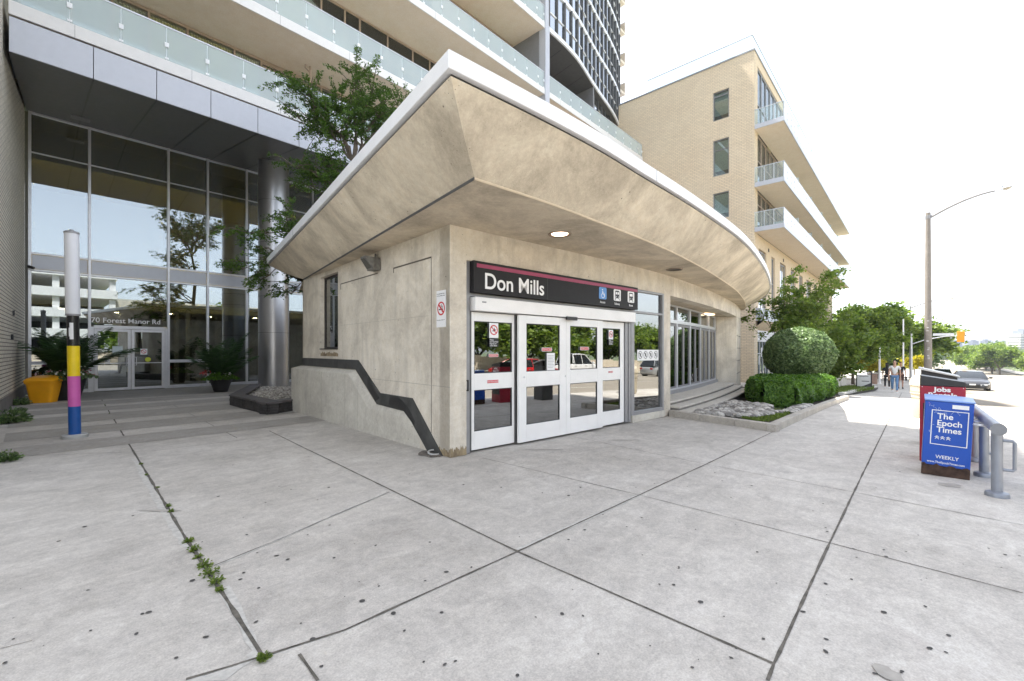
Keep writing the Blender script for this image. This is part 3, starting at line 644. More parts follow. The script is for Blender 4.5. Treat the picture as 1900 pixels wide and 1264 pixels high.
# interior behind the sliding doors: floor, far wall, ticket gates
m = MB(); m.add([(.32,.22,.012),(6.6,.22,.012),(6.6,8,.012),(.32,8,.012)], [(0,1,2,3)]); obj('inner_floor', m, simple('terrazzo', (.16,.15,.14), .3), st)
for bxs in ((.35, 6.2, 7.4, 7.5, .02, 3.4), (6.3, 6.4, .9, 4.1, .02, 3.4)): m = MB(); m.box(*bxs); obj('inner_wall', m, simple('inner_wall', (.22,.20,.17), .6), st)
m = MB()
for x in (.55, .98, 1.35, 1.9, 2.35): m.box(x, x+.05, 1.75, 1.80, .02, 2.6)
m.box(.5, 2.4, 1.75, 1.8, 2.25, 2.6); m.box(.5, 2.4, 1.74, 1.80, .02, .35); obj('inner_door_frame', m, simple('brass_frame', (.45,.38,.22), .4, .4), st)
# side wall fittings
m = MB(); m.box(.03, .10, w0+.02, w1-.02, wz0+.05, wz1-.02); 
m = MB(); m.box(.10, .16, w0, w0+.05, wz0, wz1); m.box(.10, .16, w1-.05, w1, wz0, wz1); m.box(.10, .16, w0+.05, w1-.05, wz0, wz0+.06); m.box(.10, .16, w0+.05, w1-.05, wz1-.05, wz1); m.box(-.02, .16, w0, w1, wz0-.001, wz0+.02)
wn_ = obj('side_wall_window', m, simple('bronze_frame', (.035,.03,.028), .4, .3), st); m = MB(); m.box(.12, .126, w0+.05, w1-.05, wz0+.06, wz1-.05); obj('pane', m, M_glassD, wn_)
m = MB(); m.box(.28, .30, w0, w1, wz0, wz1); obj('window_blind', m, M_dark, wn_)
band = [(6.93,1.40),(3.32,1.40),(2.32,.80),(1.10,.80),(.18,.0)]; bandl = [(.62,.0),(1.32,.55),(2.45,.58),(3.45,1.20),(6.93,1.20)]
m = MB(); m.extr([(-.005, y, z) for y, z in band]+[(-.005, y, z) for y, z in bandl], (-.012, 0, 0))
bd = obj('waterproofing_band', m, simple('tar_band', (.055,.055,.053), .55, 0, .5, 3, .3), st)
m = MB(); m.extr([(-.018, y, z) for y, z in ((1.95,.62),(1.9,.74),(1.6,.78),(1.35,.70),(1.2,.6),(1.0,.42),(1.05,.36),(1.4,.56),(1.7,.60))], (-.002,0,0)); obj('tar_stain', m, simple('tar_wet', (.022,.022,.022), .35), bd); m = MB(); m.extr([(-.018, y, z) for y, z in ((2.9,.95),(2.8,1.05),(2.35,.70),(2.5,.62))], (-.002,0,0)); obj('tar_stain', m, simple('tar_wet', (.022,.022,.022), .35), bd)
# low curb wall in front of the band: outer face profile lofted back to the wall
P0 = PKI @ Vector((*onz(540, 762).xy, 0)); P1 = PKI @ Vector((*onz(800, 838).xy, 0))
def cwf(px, py):                                      # point of the outer face seen at a pixel
    O = Vector((0, 0, EYE)); d = Vector(((px-CXP)/F, 1, -(py-CYP)/F)); A = PKM @ P0; Bw = PKM @ P1; n = Vector((-(Bw-A).y, (Bw-A).x, 0)); t = n.dot(A-O)/n.dot(d); return PKI @ (O+d*t)
outp = [cwf(540,683), cwf(646,694), cwf(683,759), cwf(761,776), cwf(799,838)]
inp = [Vector((-.004,6.93,1.19)), Vector((-.004,3.5,1.19)), Vector((-.004,2.5,.57)), Vector((-.004,1.36,.54)), Vector((-.004,.64,0))]
inp[0].y = outp[0].y
m = MB(); n = 5
m.v = [tuple(p) for p in outp]+[tuple(p) for p in inp]+[(p.x, p.y, -.02) for p in outp]+[(p.x, p.y, -.02) for p in inp]
for i in range(4): m.f += [(i, i+1, n+i+1, n+i), (2*n+i, 2*n+i+1, i+1, i)]
m.f += [(0, n, 3*n, 2*n), (4, 2*n+4, 3*n+4, n+4)]
cw = obj('curb_wall', m, M_curbc, st, bevel=.02); fix_normals(cw)
m = MB(); a = cwf(646,700); b = cwf(683,765)
for px in (597, 640, 664):
    t = cwf(px, 720); m.beam((t.x-.002, t.y, .02), (t.x-.002, t.y, 1.1 if px < 645 else .8), .003, .006, (1,0,0))
obj('form_joint', m, simple('form_joint', (.36,.33,.28), .9), cw)
M_grime = concrete('grime', (.34,.27,.17), (.16,.12,.08), .9, 6.0, pores=False)
def grime(parent, O, Rv, N, w, h, seed):
    r = random.Random(seed); O = Vector(O); Rv = Vector(Rv); N = Vector(N); n = 26; m = MB()
    for k in range(n):                                # splash dirt: a ragged strip standing on the ground line
        x0 = w*k/n; x1 = w*(k+1)/n; hh = lambda j: h*(.35+.3*abs(math.sin(j*.37+seed))+.25*abs(math.sin(j*.9+seed*2))+.1*math.sin(j*2.3)); a, b = hh(k), hh(k+1)
        m.add([O+Rv*x0, O+Rv*x1, O+Rv*x1+Vector((0,0,b)), O+Rv*x0+Vector((0,0,a))], [(0,1,2,3)])
    m.v = [tuple(Vector(p)+N*.0025) for p in m.v]; return obj('grime', m, M_grime, parent)
grime(st, (0.0,-.003,.004), (1,0,0), (0,-1,0), .295, .17, 1); grime(sw, (0,.0,.004), (0,1,0), (-1,0,0), .5, .14, 2); grime(sw, (0,w0-.02,wz0-.16), (0,1,0), (-1,0,0), 1.15, .12, 3)
# floodlight, drain pipe stub
m = MB(); m.box(-.16, -.01, 2.30, 2.56, 3.10, 3.33); m.add([(-.16,2.30,3.12),(-.16,2.56,3.12),(-.16,2.56,3.33),(-.16,2.30,3.33),(-.30,2.33,3.30),(-.30,2.53,3.30),(-.30,2.53,3.34),(-.30,2.33,3.34)], [(0,1,5,4),(1,2,6,5),(2,3,7,6),(3,0,4,7),(4,5,6,7)]); m.tube([(-.05,2.43,3.33),(-.05,2.43,3.42)], .018, 8)
fl = single('floodlight', m, simple('flood_grey', (.16,.155,.14), .6, .2, .3, 20), 'weathered grey floodlight fixed high on the concrete side wall', 'floodlight', (-.01, 2.43, 3.2), 'P', bevel=.006)
m = MB(); m.add([(-.165,2.32,3.135),(-.165,2.54,3.135),(-.302,2.51,3.295),(-.302,2.35,3.295)], [(0,1,2,3)]); m.v = [(x-.004, y, z-.004) for x, y, z in m.v]; ORG[fl.name] = Vector((-.01,2.43,3.2)); obj('lens', m, simple('lens', (.10,.095,.08), .15), fl)
# no smoking sign on the side wall near the corner
ns = thing('no_smoking_sign', 'white sign with red no smoking circle on the concrete side wall near the corner', 'sign', (-.006, .12, 1.97), 'P')
YH = (0, -1, 0)
m = MB(); plate(m, (-.004, .36, 1.95), YH, ZU, 0, .26, 0, .56, .004); bp = obj('plate', m, M_signwh, ns)
c = (-.0083, .23, 2.235); m = MB(); ring_mb(m, c, YH, ZU, .082, .105, .001); m.extr([(c[0], c[1]+.080, c[2]+.058), (c[0], c[1]+.060, c[2]+.080), (c[0], c[1]-.080, c[2]-.058), (c[0], c[1]-.060, c[2]-.080)][::-1], (-.0015,0,0)); obj('barred_circle', m, M_red, bp)
m = MB(); plate(m, c, YH, ZU, -.062, .03, -.022, -.004, .0008); plate(m, c, YH, ZU, .035, .055, -.022, -.004, .0008); ring_mb(m, (c[0], c[1]-.035, c[2]+.02), YH, ZU, .012, .019, .0008, 12); ring_mb(m, (c[0], c[1]-.012, c[2]+.045), YH, ZU, .010, .017, .0008, 12); obj('cigarette_symbol', m, M_black, bp)
m = MB()
for k, (t, z) in enumerate((('No Smoking within 9 metres', 2.455), ('of doorway. Defense de fumer', 2.425), ('Toronto Municipal Code Chapter 709', 2.055))):
    tm = text_mb(t, .0185 if k < 2 else .014, (-.0085, .35, z), YH, ZU, .0005, .0003); m.add(tm.v, tm.f)
obj('lettering', m, M_black, bp)
# ring of old pipe and rubble at the foot of the corner
P = PKI @ Vector((*onz(806, 843).xy, 0))
m = MB(); r = random.Random(5)
pts = [(P.x+.10*math.cos(t), P.y+.08*math.sin(t), .03+.02*math.sin(t)) for t in [k*.5 for k in range(12)]]; m.tube(pts, .014, 8); single('pipe_end', m, simple('pipe_white', (.5,.49,.46), .6), 'pale ring of cut pipe lying in the dirt at the foot of the corner', 'pipe', (P.x, P.y, 0), 'P', smooth=True)
m = MB()
m.add([(P.x+.22*math.cos(k*.42)*(1+r.uniform(-.25,.3)), P.y+.04+.26*math.sin(k*.42)*(1+r.uniform(-.2,.2)), .007) for k in range(15)], [tuple(range(15))])
for k in range(160):
    a = r.uniform(0, 6.28); q = r.uniform(0, 1)**.5; m.ico((P.x+.2*q*math.cos(a), P.y+.04+.24*q*math.sin(a), .008), r.uniform(.004,.016), 1, 1, .6, a)
single('rubble', m, simple('dirt', (.16,.14,.12), .95, 0, .5, 30), 'dark dirt and small stones in the gap at the foot of the concrete corner', 'dirt', (P.x, P.y, 0), 'P', kind='stuff')

# ------------------------------------------------------------------ apartment tower over the glazed lobby (street frame: x along the street, y away from it)
def ubox(m, u0, u1, v0, v1, z0, z1): return m.box(u0, u1, v0, v1, z0, z1)
tw = thing('apartment_tower', 'tall apartment tower with glass balconies over a two storey glazed lobby', 'apartment building', (0, 17, 0))
VF, VW, VG = 17.0, 19.6, 23.3
# lobby curtain wall
MU = [.02, 1.56, 3.97, 5.37, 6.92, 8.5, 10.0, 11.6, 13.2, 14.8, 16.4, 18, 19.6, 21.3]
m = MB()
for i, u in enumerate(MU): ubox(m, u-.04, u+.04, VG-.10, VG+.06, 0, 10.11)
for i in range(len(MU)-1):
    a, b = MU[i]+.04, MU[i+1]-.04
    for z, h in ((10.03, .08), (5.03, .07), (4.43, .07), (0.0, .13)):
        if z == 0.0 and i == 1: continue
        ubox(m, a, b, VG-.07, VG+.05, z, z+h)
    ubox(m, a, b, VG-.05, VG+.05, 8.65, 8.69)
    if i in (0, 2): ubox(m, a, b, VG-.05, VG+.05, 1.08, 1.2)
lobby = obj('lobby_frame', m, M_alu, tw, bevel=.006)
for i in range(len(MU)-1):
    a, b = MU[i]+.04, MU[i+1]-.04
    m = MB()
    for z0, z1 in ((.13 if i != 1 else 2.58, 4.43), (5.10, 8.65), (8.69, 10.03)): ubox(m, a, b, VG-.01, VG+.0, z0, z1)
    obj('lobby_glass', m, M_glassF, tw)
    m = MB(); ubox(m, a+.015, b-.015, VG-.045, VG-.02, 4.52, 5.01); obj('spandrel', m, M_panel, tw, bevel=.004)
# entrance doors
m = MB(); ubox(m, 1.60, 1.68, VG-.08, VG+.05, 0, 2.5); ubox(m, 3.85, 3.93, VG-.08, VG+.05, 0, 2.5); ubox(m, 1.68, 3.85, VG-.08, VG+.05, 2.44, 2.56); obj('entrance_frame', m, M_alu, tw, bevel=.005)
for s, (a, b) in enumerate(((1.69, 2.765), (2.775, 3.845))):
    m = MB(); m.frame((a, VG-.02, .02), (1,0,0), b-a, 2.41, .10, .05, (0,-1,0)); m.box(a+.1, b-.1, VG-.065, VG-.045, 1.07, 1.10)
    dr = obj('entrance_door', m, M_alu, tw, bevel=.005)
    g = MB(); g.box(a+.1, b-.1, VG-.046, VG-.042, .12, 2.33); obj('door_glass', g, M_glassF, dr)
    x = b-.05 if s == 0 else a+.05; sx = -1 if s == 0 else 1
    m = MB(); m.tube([(x, VG-.07, 1.0), (x, VG-.13, 1.0), (x+sx*.1, VG-.14, 1.0), (x+sx*.1, VG-.14, 1.32), (x, VG-.13, 1.32), (x, VG-.07, 1.32)], .013, 8); obj('handle', m, M_alu, dr, smooth=True)
    if s == 0:
        m = MB(); m.box(a+.52, a+.83, VG-.052, VG-.048, 1.45, 1.76); obj('notice', m, simple('notice_paper', (.62,.70,.70), .8), dr)
        m = MB(); m.box(a+.3, a+.45, VG-.052, VG-.048, 1.12, 1.3); obj('notice', m, M_signwh, dr)
    else:
        m = MB(); m.box(a+.28, a+.50, VG-.052, VG-.048, 1.42, 1.66); sg_ = obj('notice', m, M_signwh, dr)
        m = MB(); ring_mb(m, (a+.39, VG-.0525, 1.55), XH, ZU, .065, .085, .001); m.extr([(a+.33, VG-.0525, 1.60),(a+.345, VG-.0525, 1.615),(a+.45, VG-.0525, 1.50),(a+.435, VG-.0525, 1.485)], (0,-.001,0)); obj('barred_circle', m, M_red, sg_)
        m = MB(); ring_mb(m, (a+.52, VG-.052, 1.22), XH, ZU, 0, .095, .002, 20); obj('round_sticker', m, simple('lime', (.55,.62,.05), .5), dr)
obj('address_lettering', text_mb('70 Forest Manor Rd', .265, (1.60, VG-.0125, 2.68), XH, ZU, .002, .002, sx=.97), M_signwh, tw)
m = MB(); ubox(m, 1.60, 1.66, VG-.10, VG-.081, .95, 1.12); ubox(m, 1.605, 1.655, VG-.10, VG-.081, 1.2, 1.4); obj('intercom', m, M_black, tw)
m = MB(); m.tube([(.0, VG-.02, 4.55), (.0, VG-.22, 4.55), (.12, VG-.28, 4.5)], .05, 8); obj('spout', m, M_black, tw, smooth=True)
# lobby interior
m = MB(); m.add([(-.0,VG+.05,.015),(21.4,VG+.05,.015),(21.4,34,.015),(0,34,.015)], [(0,1,2,3)]); obj('lobby_floor', m, simple('lobby_floor_stone', (.12,.11,.10), .25), tw)
m = MB(); m.box(0.0, 21.4, 33.8, 34, .02, 10.1); m.box(-.1, -.02, VG+.06, 34, .02, 10.1); m.box(3.1, 3.2, 26, 33.8, .02, 3.4); obj('lobby_wall', m, simple('lobby_wall_grey', (.16,.155,.15), .7), tw)
m = MB(); m.box(0, 21.4, VG+.06, 33.8, 10.02, 10.1); obj('lobby_ceiling', m, simple('lobby_ceiling_tan', (.50,.44,.22), .8), tw)
m = MB(); m.box(0, 21.4, VG+1.4, VG+1.7, 8.9, 10.0); m.box(0, 21.4, VG+4, 33.8, 3.5, 3.9); obj('bulkhead', m, simple('bulkhead_cream', (.75,.68,.36), .8), tw)
m = MB()
for k in range(6): m.box(4.3+k*.55, 4.42+k*.55, 26.2+k*.5, 26.6+k*.5, .02, 3.5)
for k in range(3): m.box(.6+k*2.6, .75+k*2.6, 28, 28.2, .02, 3.5)
obj('lobby_fin', m, simple('lobby_fin_white', (.62,.62,.60), .5), tw)
m = MB()
for k in range(8): ring_mb(m, (1.2+k*1.9, VG+2.2+(k % 3), 10.015), (1,0,0), (0,-1,0), 0, .10, .004, 14)
for k in range(5): ring_mb(m, (1.0+k*2.0, VG+5.5+(k % 2), 3.495), (1,0,0), (0,-1,0), 0, .09, .004, 14)
obj('lobby_downlight', m, emis('lobby_lamp', (1, .82, .55), 60), tw)
for k in range(4):                                    # the lobby's own lit ceiling lamps
    pl_ = bpy.data.lights.new('lobby_lamp', 'POINT'); pl_.energy = 260; pl_.color = (1, .85, .6); pl_.shadow_soft_size = .06
    po_ = bpy.data.objects.new('lobby_lamp', pl_); col.objects.link(po_); po_.parent = tw; po_.location = Vector((1.5+3.2*k, VG+3.2, 9.9))-ORG[tw.name]
m = MB(); m.box(.3, 1.3, VG+5.5, VG+6.1, .02, 1.1); m.box(7.2, 9.5, VG+3, VG+3.1, .02, 3.2); obj('lobby_furniture', m, simple('furniture', (.10,.08,.06), .4), tw)
# sloping dark soffit, its panel joints, and the pale edge panels
U1 = 21.6
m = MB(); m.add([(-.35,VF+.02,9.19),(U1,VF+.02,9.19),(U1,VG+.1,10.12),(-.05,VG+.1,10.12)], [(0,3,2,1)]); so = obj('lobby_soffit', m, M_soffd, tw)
SU_ = [1.22+1.397*k for k in range(14)]
m = MB()
for u in SU_: m.beam((u, VF+.03, 9.18), (u+.05, VG-.1, 10.078), .04, .008)
m.beam((-.2, VF+4.2, 9.808), (U1, VF+4.2, 9.808), .012, .004); obj('panel_joint', m, M_black, so)
m = MB(); m.box(1.0, 1.5, 21.9, 22.2, 9.86, 9.90); obj('soffit_grille', m, M_greyp, so)
us_ = [-.35]+SU_+[U1]
for a, b in zip(us_[:-1], us_[1:]):
    m = MB(); ubox(m, a+.008, b-.008, VF, VF+.06, 9.20, 10.10); obj('edge_panel', m, M_panel, tw, bevel=.006)
m = MB(); ubox(m, -.35, U1, VF+.10, VW+.2, 9.70, 10.15); obj('podium_edge', m, M_dark, tw)
# column
m = MB(); m.lathe([(.60, 0), (.60, 9.80)], (7.21, 20.67, 0), 48); cl = obj('clad_column', m, M_steel, tw, smooth=True)
m = MB()
for z in (2.35, 3.9, 4.45, 6.2, 8.0): m.lathe([(.602, -.006), (.602, .006)], (7.21, 20.67, z), 48, cap=False)
m.lathe([(.64, .0), (.64, .04), (.61,.05)], (7.21, 20.67, 0), 48); obj('column_joint', m, M_dark, cl)
m = MB(); m.box(8.9, 21.3, 21.9, 22.0, 0, 4.3); 
# balconies
def balcony(u0, u1, zb, vf=VF, glass_first=None, fh=.36, rh=1.05, step=1.06, back=None, rails=True, clips=True):
    bk = back or VW+.3
    m = MB(); ubox(m, u0, u1, vf+.04, bk, zb+.015, zb+.30); bal = obj('balcony_slab', m, M_slabs, tw)
    m = MB(); ubox(m, u0, u1, vf, vf+.05, zb, zb+fh); ubox(m, u0, u1, vf+.05, vf+.2, zb+.301, zb+fh); fs = obj('fascia', m, M_slab, bal, bevel=.008)
    if not rails: return bal
    m = MB(); u = u0+1.2
    while u < u1: ubox(m, u-.005, u+.005, vf-.003, vf-.0005, zb, zb+fh); u += step*2.5
    obj('seam', m, M_grey, fs)
    u = u0+.04; n = 0
    while u < u1-.3 and n < 40:
        e = min(u+step, u1-.03); g = MB(); ubox(g, u+.01, e-.01, vf+.06, vf+.072, zb+fh+.03, zb+fh+rh-.02); obj('glass_panel', g, M_frost, bal); n += 1
        p = MB(); ubox(p, e-.02, e+.02, vf+.085, vf+.125, zb+fh, zb+fh+rh); 
        ubox(p, e-.055, e+.055, vf+.035, vf+.058, zb+fh+.42, zb+fh+.56); ubox(p, e-.05, e+.05, vf+.04, vf+.058, zb+fh+.05, zb+fh+.11) ; obj('post', p, M_white, bal); u = e
    m = MB(); ubox(m, u0, u1, vf+.05, vf+.11, zb+fh+rh-.012, zb+fh+rh+.028); obj('handrail', m, M_alu, bal, bevel=.005)
    return bal
def window_wall(u0, u1, z0, z1, v=VW, seed=1):
    r = random.Random(seed); m = MB(); u = u0; cuts = [u0]
    while u < u1-.6: u += r.choice((.75, 1.1, 1.5, 1.5, .95)); cuts.append(min(u, u1))
    if cuts[-1] < u1: cuts.append(u1)
    for c in cuts: ubox(m, c-.035, c+.035, v-.05, v+.05, z0, z1)
    ubox(m, u0, u1, v-.045, v+.045, z1-.09, z1); ubox(m, u0, u1, v-.045, v+.045, z0, z0+.1); ubox(m, u0, u1, v-.04, v+.04, z0+2.35, z0+2.42) if z1-z0 > 3.4 else None
    fr = obj('window_frame', m, M_tan, tw)
    for a, b in zip(cuts[:-1], cuts[1:]):
        k = r.random()
        if k < .15:
            l = MB(); n = int((z1-z0)/.16)
            for i in range(n): ubox(l, a+.04, b-.04, v-.02, v+.02, z0+.1+i*.155, z0+.2+i*.155)
            obj('louvre', l, M_tan, fr)
        else:
            g = MB(); ubox(g, a+.035, b-.035, v-.006, v, z0+.1, z1-.09); obj('pane', g, M_glassW, fr)
            c = MB(); n = max(4, int((b-a)/.09)); w = (b-a-.1)/n        # pleated curtain
            for i in range(n): x0 = a+.05+i*w; c.add([(x0, v+.10, z0+.05), (x0+w/2, v+.14, z0+.05), (x0+w, v+.10, z0+.05), (x0, v+.10, z1-.1), (x0+w/2, v+.14, z1-.1), (x0+w, v+.10, z1-.1)], [(0,1,4,3),(1,2,5,4)])
            obj('curtain', c, r.choice(M_curt), fr)
    m = MB(); ubox(m, u0, u1, v+.5, v+.6, z0, z1); obj('room_wall', m, M_dark, tw)
UBK = 9.9  # end of the unseen tall block, set to place its shadow edge
Z1, ZA, ZBB, ZC, ZDD, ZEE = 10.16, 13.39, 17.48, 21.6, 25.7, 29.8
balcony(-.35, U1, Z1); window_wall(-.2, U1-.2, Z1+.32, ZA, seed=3)
balcony(-.35, U1, ZA); window_wall(-.2, U1-.2, ZA+.32, ZBB, seed=5)
balcony(4, U1, ZBB); window_wall(4, U1-.2, ZBB+.32, ZC, seed=8)
balcony(6, U1, ZC); window_wall(8, U1-.2, ZC+.32, ZDD, seed=11)
balcony(-.35, U1, ZDD, rails=False)
for z in (ZEE, 34.0, 38.0, 41.4): balcony(-12, UBK, z, rails=False)  # slabs above view, added to carry the tower's shade over the plaza
m = MB(); ubox(m, -12, UBK, VW+.7, 34, 10.2, 46); ubox(m, UBK, U1, VW+.7, 34, 10.2, 26.8); obj('tower_shade_mass', m, M_greyp, tw)  # unseen mass, heights shaped to shade the plaza and leave a sunlit gap
m = MB(); ubox(m, -12, -.36, VF, VW+.7, 16.1, 38.2); obj('tower_wing', m, M_panel, tw)
# pier and dark side wall at the end of the straight balconies
m = MB(); ubox(m, U1, U1+.42, VF-.06, VF+.45, 0, 42); obj('pier', m, M_panel, tw, bevel=.01)
m = MB(); ubox(m, U1-.02, U1+.10, VF+.46, VW+.8, 10.2, 42); obj('side_panel', m, M_greyp, tw)
m = MB(); m.tube([(7.9, 18.6, Z1+.36), (7.9, 18.6, ZA)], .045, 8); m.tube([(7.9,18.6,ZA-.25),(7.7,18.6,ZA-.12),(7.7,18.6,ZA)], .03, 6); obj('rain_pipe', m, M_tan, tw, smooth=True)
# curved bay beyond the pier
U2 = 34.9
balcony(U1+.43, U2, ZBB, back=21.4, step=1.2)
CT = [(22.0,17.02),(23.2,17.04),(24.4,17.12),(25.5,17.25),(26.6,17.48),(27.8,17.78),(29.0,18.05),(30.3,18.33),(31.6,18.58),(33.2,18.93),(34.6,19.3),(35.9,19.75)]
cw_ = smooth(CT, 17)
def curve_slab(m, z0, z1, out_=0.0, th=.25, i0=0, i1=16):
    rings = []
    for i in range(i0, i1+1):
        p = cw_[i]; rings.append([(p.x,p.y-out_,z0),(p.x,p.y-out_,z1),(p.x,p.y+th,z1),(p.x,p.y+th,z0)])
    m.loft(rings)
fl_z = [ZC+2.8*k for k in range(9)]  # upper floors out of view, count set so their shade reaches the kerb
for i in range(8):
    z0, z1 = fl_z[i], fl_z[i+1]
    m = MB(); curve_slab(m, z0, z0+.28, .06, .3); curve_slab(m, z0+1.25, z0+1.31, .03, .08); 
    fb = obj('floor_band', m, M_white, tw)
    g_all = MB()
    for j in range(16):
        a, b = cw_[j], cw_[j+1]
        if i > 3: g_all.add([(a.x,a.y+.03,z0+.28),(b.x,b.y+.03,z0+.28),(b.x,b.y+.03,z1),(a.x,a.y+.03,z1)], [(0,1,2,3)]); continue
        g = MB(); g.add([(a.x,a.y+.03,z0+.28),(b.x,b.y+.03,z0+.28),(b.x,b.y+.03,z1),(a.x,a.y+.03,z1)], [(0,1,2,3)]); obj('pane', g, M_glassT, fb)
    if g_all.v: obj('pane', g_all, M_glassT, fb)
    m = MB()
    for j in range(17):
        a = cw_[j]; w = .035 if j % 2 else .06; ubox(m, a.x-w, a.x+w, a.y-.09, a.y+.06, z0+.28, z1)
    obj('mullion', m, M_dark, fb)
    m = MB()
    for j in range(16):
        if (j*7+i*5) % 5 == 0: a, b = cw_[j], cw_[j+1]; m.add([(a.x,a.y+.3,z0+.3),(b.x,b.y+.3,z0+.3),(b.x,b.y+.3,z1-.1),(a.x,a.y+.3,z1-.1)], [(0,1,2,3)])
    obj('curtain', m, M_curt[1], fb)
m = MB(); curve_slab(m, fl_z[-1], fl_z[-1]+.3, .08, .4); obj('roof_edge', m, M_white, tw)
m = MB(); pl = [(p.x, p.y+.6) for p in cw_]+[(35.9, 32), (U1+.5, 32)]; m.prism(pl, ZC+.03, fl_z[-1]+.2); obj('bay_core', m, M_curt[3], tw)
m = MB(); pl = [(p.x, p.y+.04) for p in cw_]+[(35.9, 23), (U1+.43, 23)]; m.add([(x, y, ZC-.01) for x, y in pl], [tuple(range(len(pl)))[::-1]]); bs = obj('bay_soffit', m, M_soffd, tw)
m = MB()
for k in range(6): m.beam((22.2+k*1.7, 17.2+k*.25, ZC-.014), (22.8+k*1.7, 21.3, ZC-.014), .03, .004)
obj('panel_joint', m, M_black, bs)
m = MB(); ubox(m, U1+.4, 29.0, 20.6, 20.8, ZBB+.3, ZC); obj('recess_wall', m, M_greyp, tw)
m = MB(); ubox(m, 28.9, 29.05, 18.1, 20.7, ZBB+.3, ZC); obj('recess_return', m, M_greyp, tw)
# lower glazing behind the far end of the long balcony
fb = None
m = MB()
for j in range(8, 17):
    a = cw_[j]; ubox(m, a.x-.04, a.x+.04, a.y-.05+.4, a.y+.06+.4, ZBB+.3, ZC)
for j in range(8, 16):
    a, b = cw_[j], cw_[j+1]; m.beam((a.x, a.y+.4, ZBB+1.6), (b.x, b.y+.4, ZBB+1.6), .06, .06)
fb = obj('window_frame', m, M_dark, tw)
for j in range(8, 16):
    a, b = cw_[j], cw_[j+1]; g = MB(); g.add([(a.x,a.y+.42,ZBB+.3),(b.x,b.y+.42,ZBB+.3),(b.x,b.y+.42,ZC),(a.x,a.y+.42,ZC)], [(0,1,2,3)]); obj('pane', g, M_glassT, fb)
m = MB(); ubox(m, 29, 35.4, 20.6, 20.9, 10, ZC+.02); ubox(m, U1+.4, 35.3, 21.3, 21.5, 0, ZBB+.02); obj('lower_wall', m, M_brickR, tw)
for z in (22.4, 25.2, 28.0, 30.8, 33.6, 36.4):
    m = MB(); ubox(m, 35.95, 37.3, 19.9, 24, z, z+.22); ubox(m, 37.25, 37.3, 19.9, 24, z+.22, z+1.2); obj('far_balcony', m, M_slabs, tw)
# things left on the far end of the long balcony
for u, lab in ((30.4, 'white plastic chair behind the glass of the long balcony'), (32.0, 'dark folding chair near the far end of the long balcony')):
    ch = thing('balcony_chair', lab, 'chair', (u, 17.9, ZBB+.31)); mt = M_white if u < 31 else M_black
    m = MB(); ubox(m, u-.25, u+.25, 17.65, 18.15, ZBB+.72, ZBB+.77); obj('seat', m, mt, ch, bevel=.01)
    m = MB(); ubox(m, u-.25, u+.25, 18.12, 18.17, ZBB+.77, ZBB+1.2); obj('backrest', m, mt, ch, bevel=.01)
    for a in (-.22, .22):
        for b in (-.2, .2): m = MB(); m.beam((u+a, 17.9+b, ZBB+.315), (u+a*.9, 17.9+b*.9, ZBB+.72), .03, .03); obj('leg', m, mt, ch)

# ------------------------------------------------------------------ cream brick building on the left
lb = thing('brick_side_building', 'cream brick wall of the neighbouring building at the left edge', 'building', (-.9, 8.6, 0))
m = MB(); m.prism([(-.10,23.25),(-12,23.25),(-12,8.6),(-.92,8.6)], .38, 16); obj('wall', m, M_brickL, lb)
m = MB(); m.prism([(-.085,23.25),(-12,23.25),(-12,8.59),(-.905,8.59)], -.1, .378); obj('foundation', m, concrete('foundation_grey', (.22,.21,.20), (.14,.135,.13), .6, 1.5, pores=False), lb)
m = MB(); m.prism([(-.06,23.25),(-12.05,23.25),(-12.05,8.5),(-.88,8.5)], 16.001, 16.2); obj('coping', m, M_grey, lb)
m = MB(); m.beam((-.30, 19.3, 2.6), (-.30, 19.3, 2.75), .03, .05); m.tube([(-.33,18.9,1.9),(-.33,18.9,2.05)], .04, 8); obj('wall_bracket', m, M_black, lb)

# ------------------------------------------------------------------ buff brick apartment building on the right
rb = thing('brick_apartment_building', 'buff brick apartment building with long cantilevered white glass balconies', 'apartment building', (35.4, 8.64, -.6))
UE, UF, VB, VE = 35.4, 76.0, 8.64, 6.77
g0 = -1.9
wins = [(10.35, 11.47, 19.1, 21.3), (10.35, 11.5, 14.86, 17.62), (10.38, 11.52, 11.6, 13.58)]
m = MB()
def endwall(m, v0, v1, z0, z1): m.box(UE, UE+.35, v0, v1, z0, z1)
endwall(m, VB+.002, 10.35, g0, 23.3); endwall(m, 11.5, 26, g0, 23.3)
zz = [g0]+[z for w in wins[::-1] for z in (w[2], w[3])]+[23.3]
for k in range(0, len(zz), 2): endwall(m, 10.35, 11.5, zz[k], zz[k+1])
obj('wall', m, M_brickR, rb)
for v0, v1, z0, z1 in wins:
    m = MB(); m.frame((UE+.16, 11.5, z0), (0,-1,0), 1.15, z1-z0, .06, .08, (-1,0,0)); zt = z1-.32 if z1 > 20 else z1-.75 if z1 > 15 else z1-.02; m.box(UE+.10, UE+.16, 10.41, 11.44, zt-.06, zt) if z1 > 14 else None
    m.box(UE+.06, UE+.2, 10.35, 11.5, z0-.0, z0+.05); wf = obj('window', m, M_grey, rb)
    m = MB(); m.box(UE+.13, UE+.135, 10.41, 11.44, z0+.05, z1-.05); obj('pane', m, M_glassW, wf)
    m = MB()
    for k in range(int((z1-z0-.5)/.07)): m.box(UE+.22, UE+.235, 10.42, 11.43, z0+.42+k*.07, z0+.475+k*.07)
    obj('blind', m, simple('blind_green', (.42,.50,.46), .8), wf)
    m = MB(); m.box(UE+.34, UE+.345, 10.3, 11.55, z0, z1); obj('room_wall', m, M_dark, wf)
m = MB(); m.box(UE-.05, UF, VB-.05, 26, 23.301, 23.42); obj('roof_coping', m, M_grey, rb)
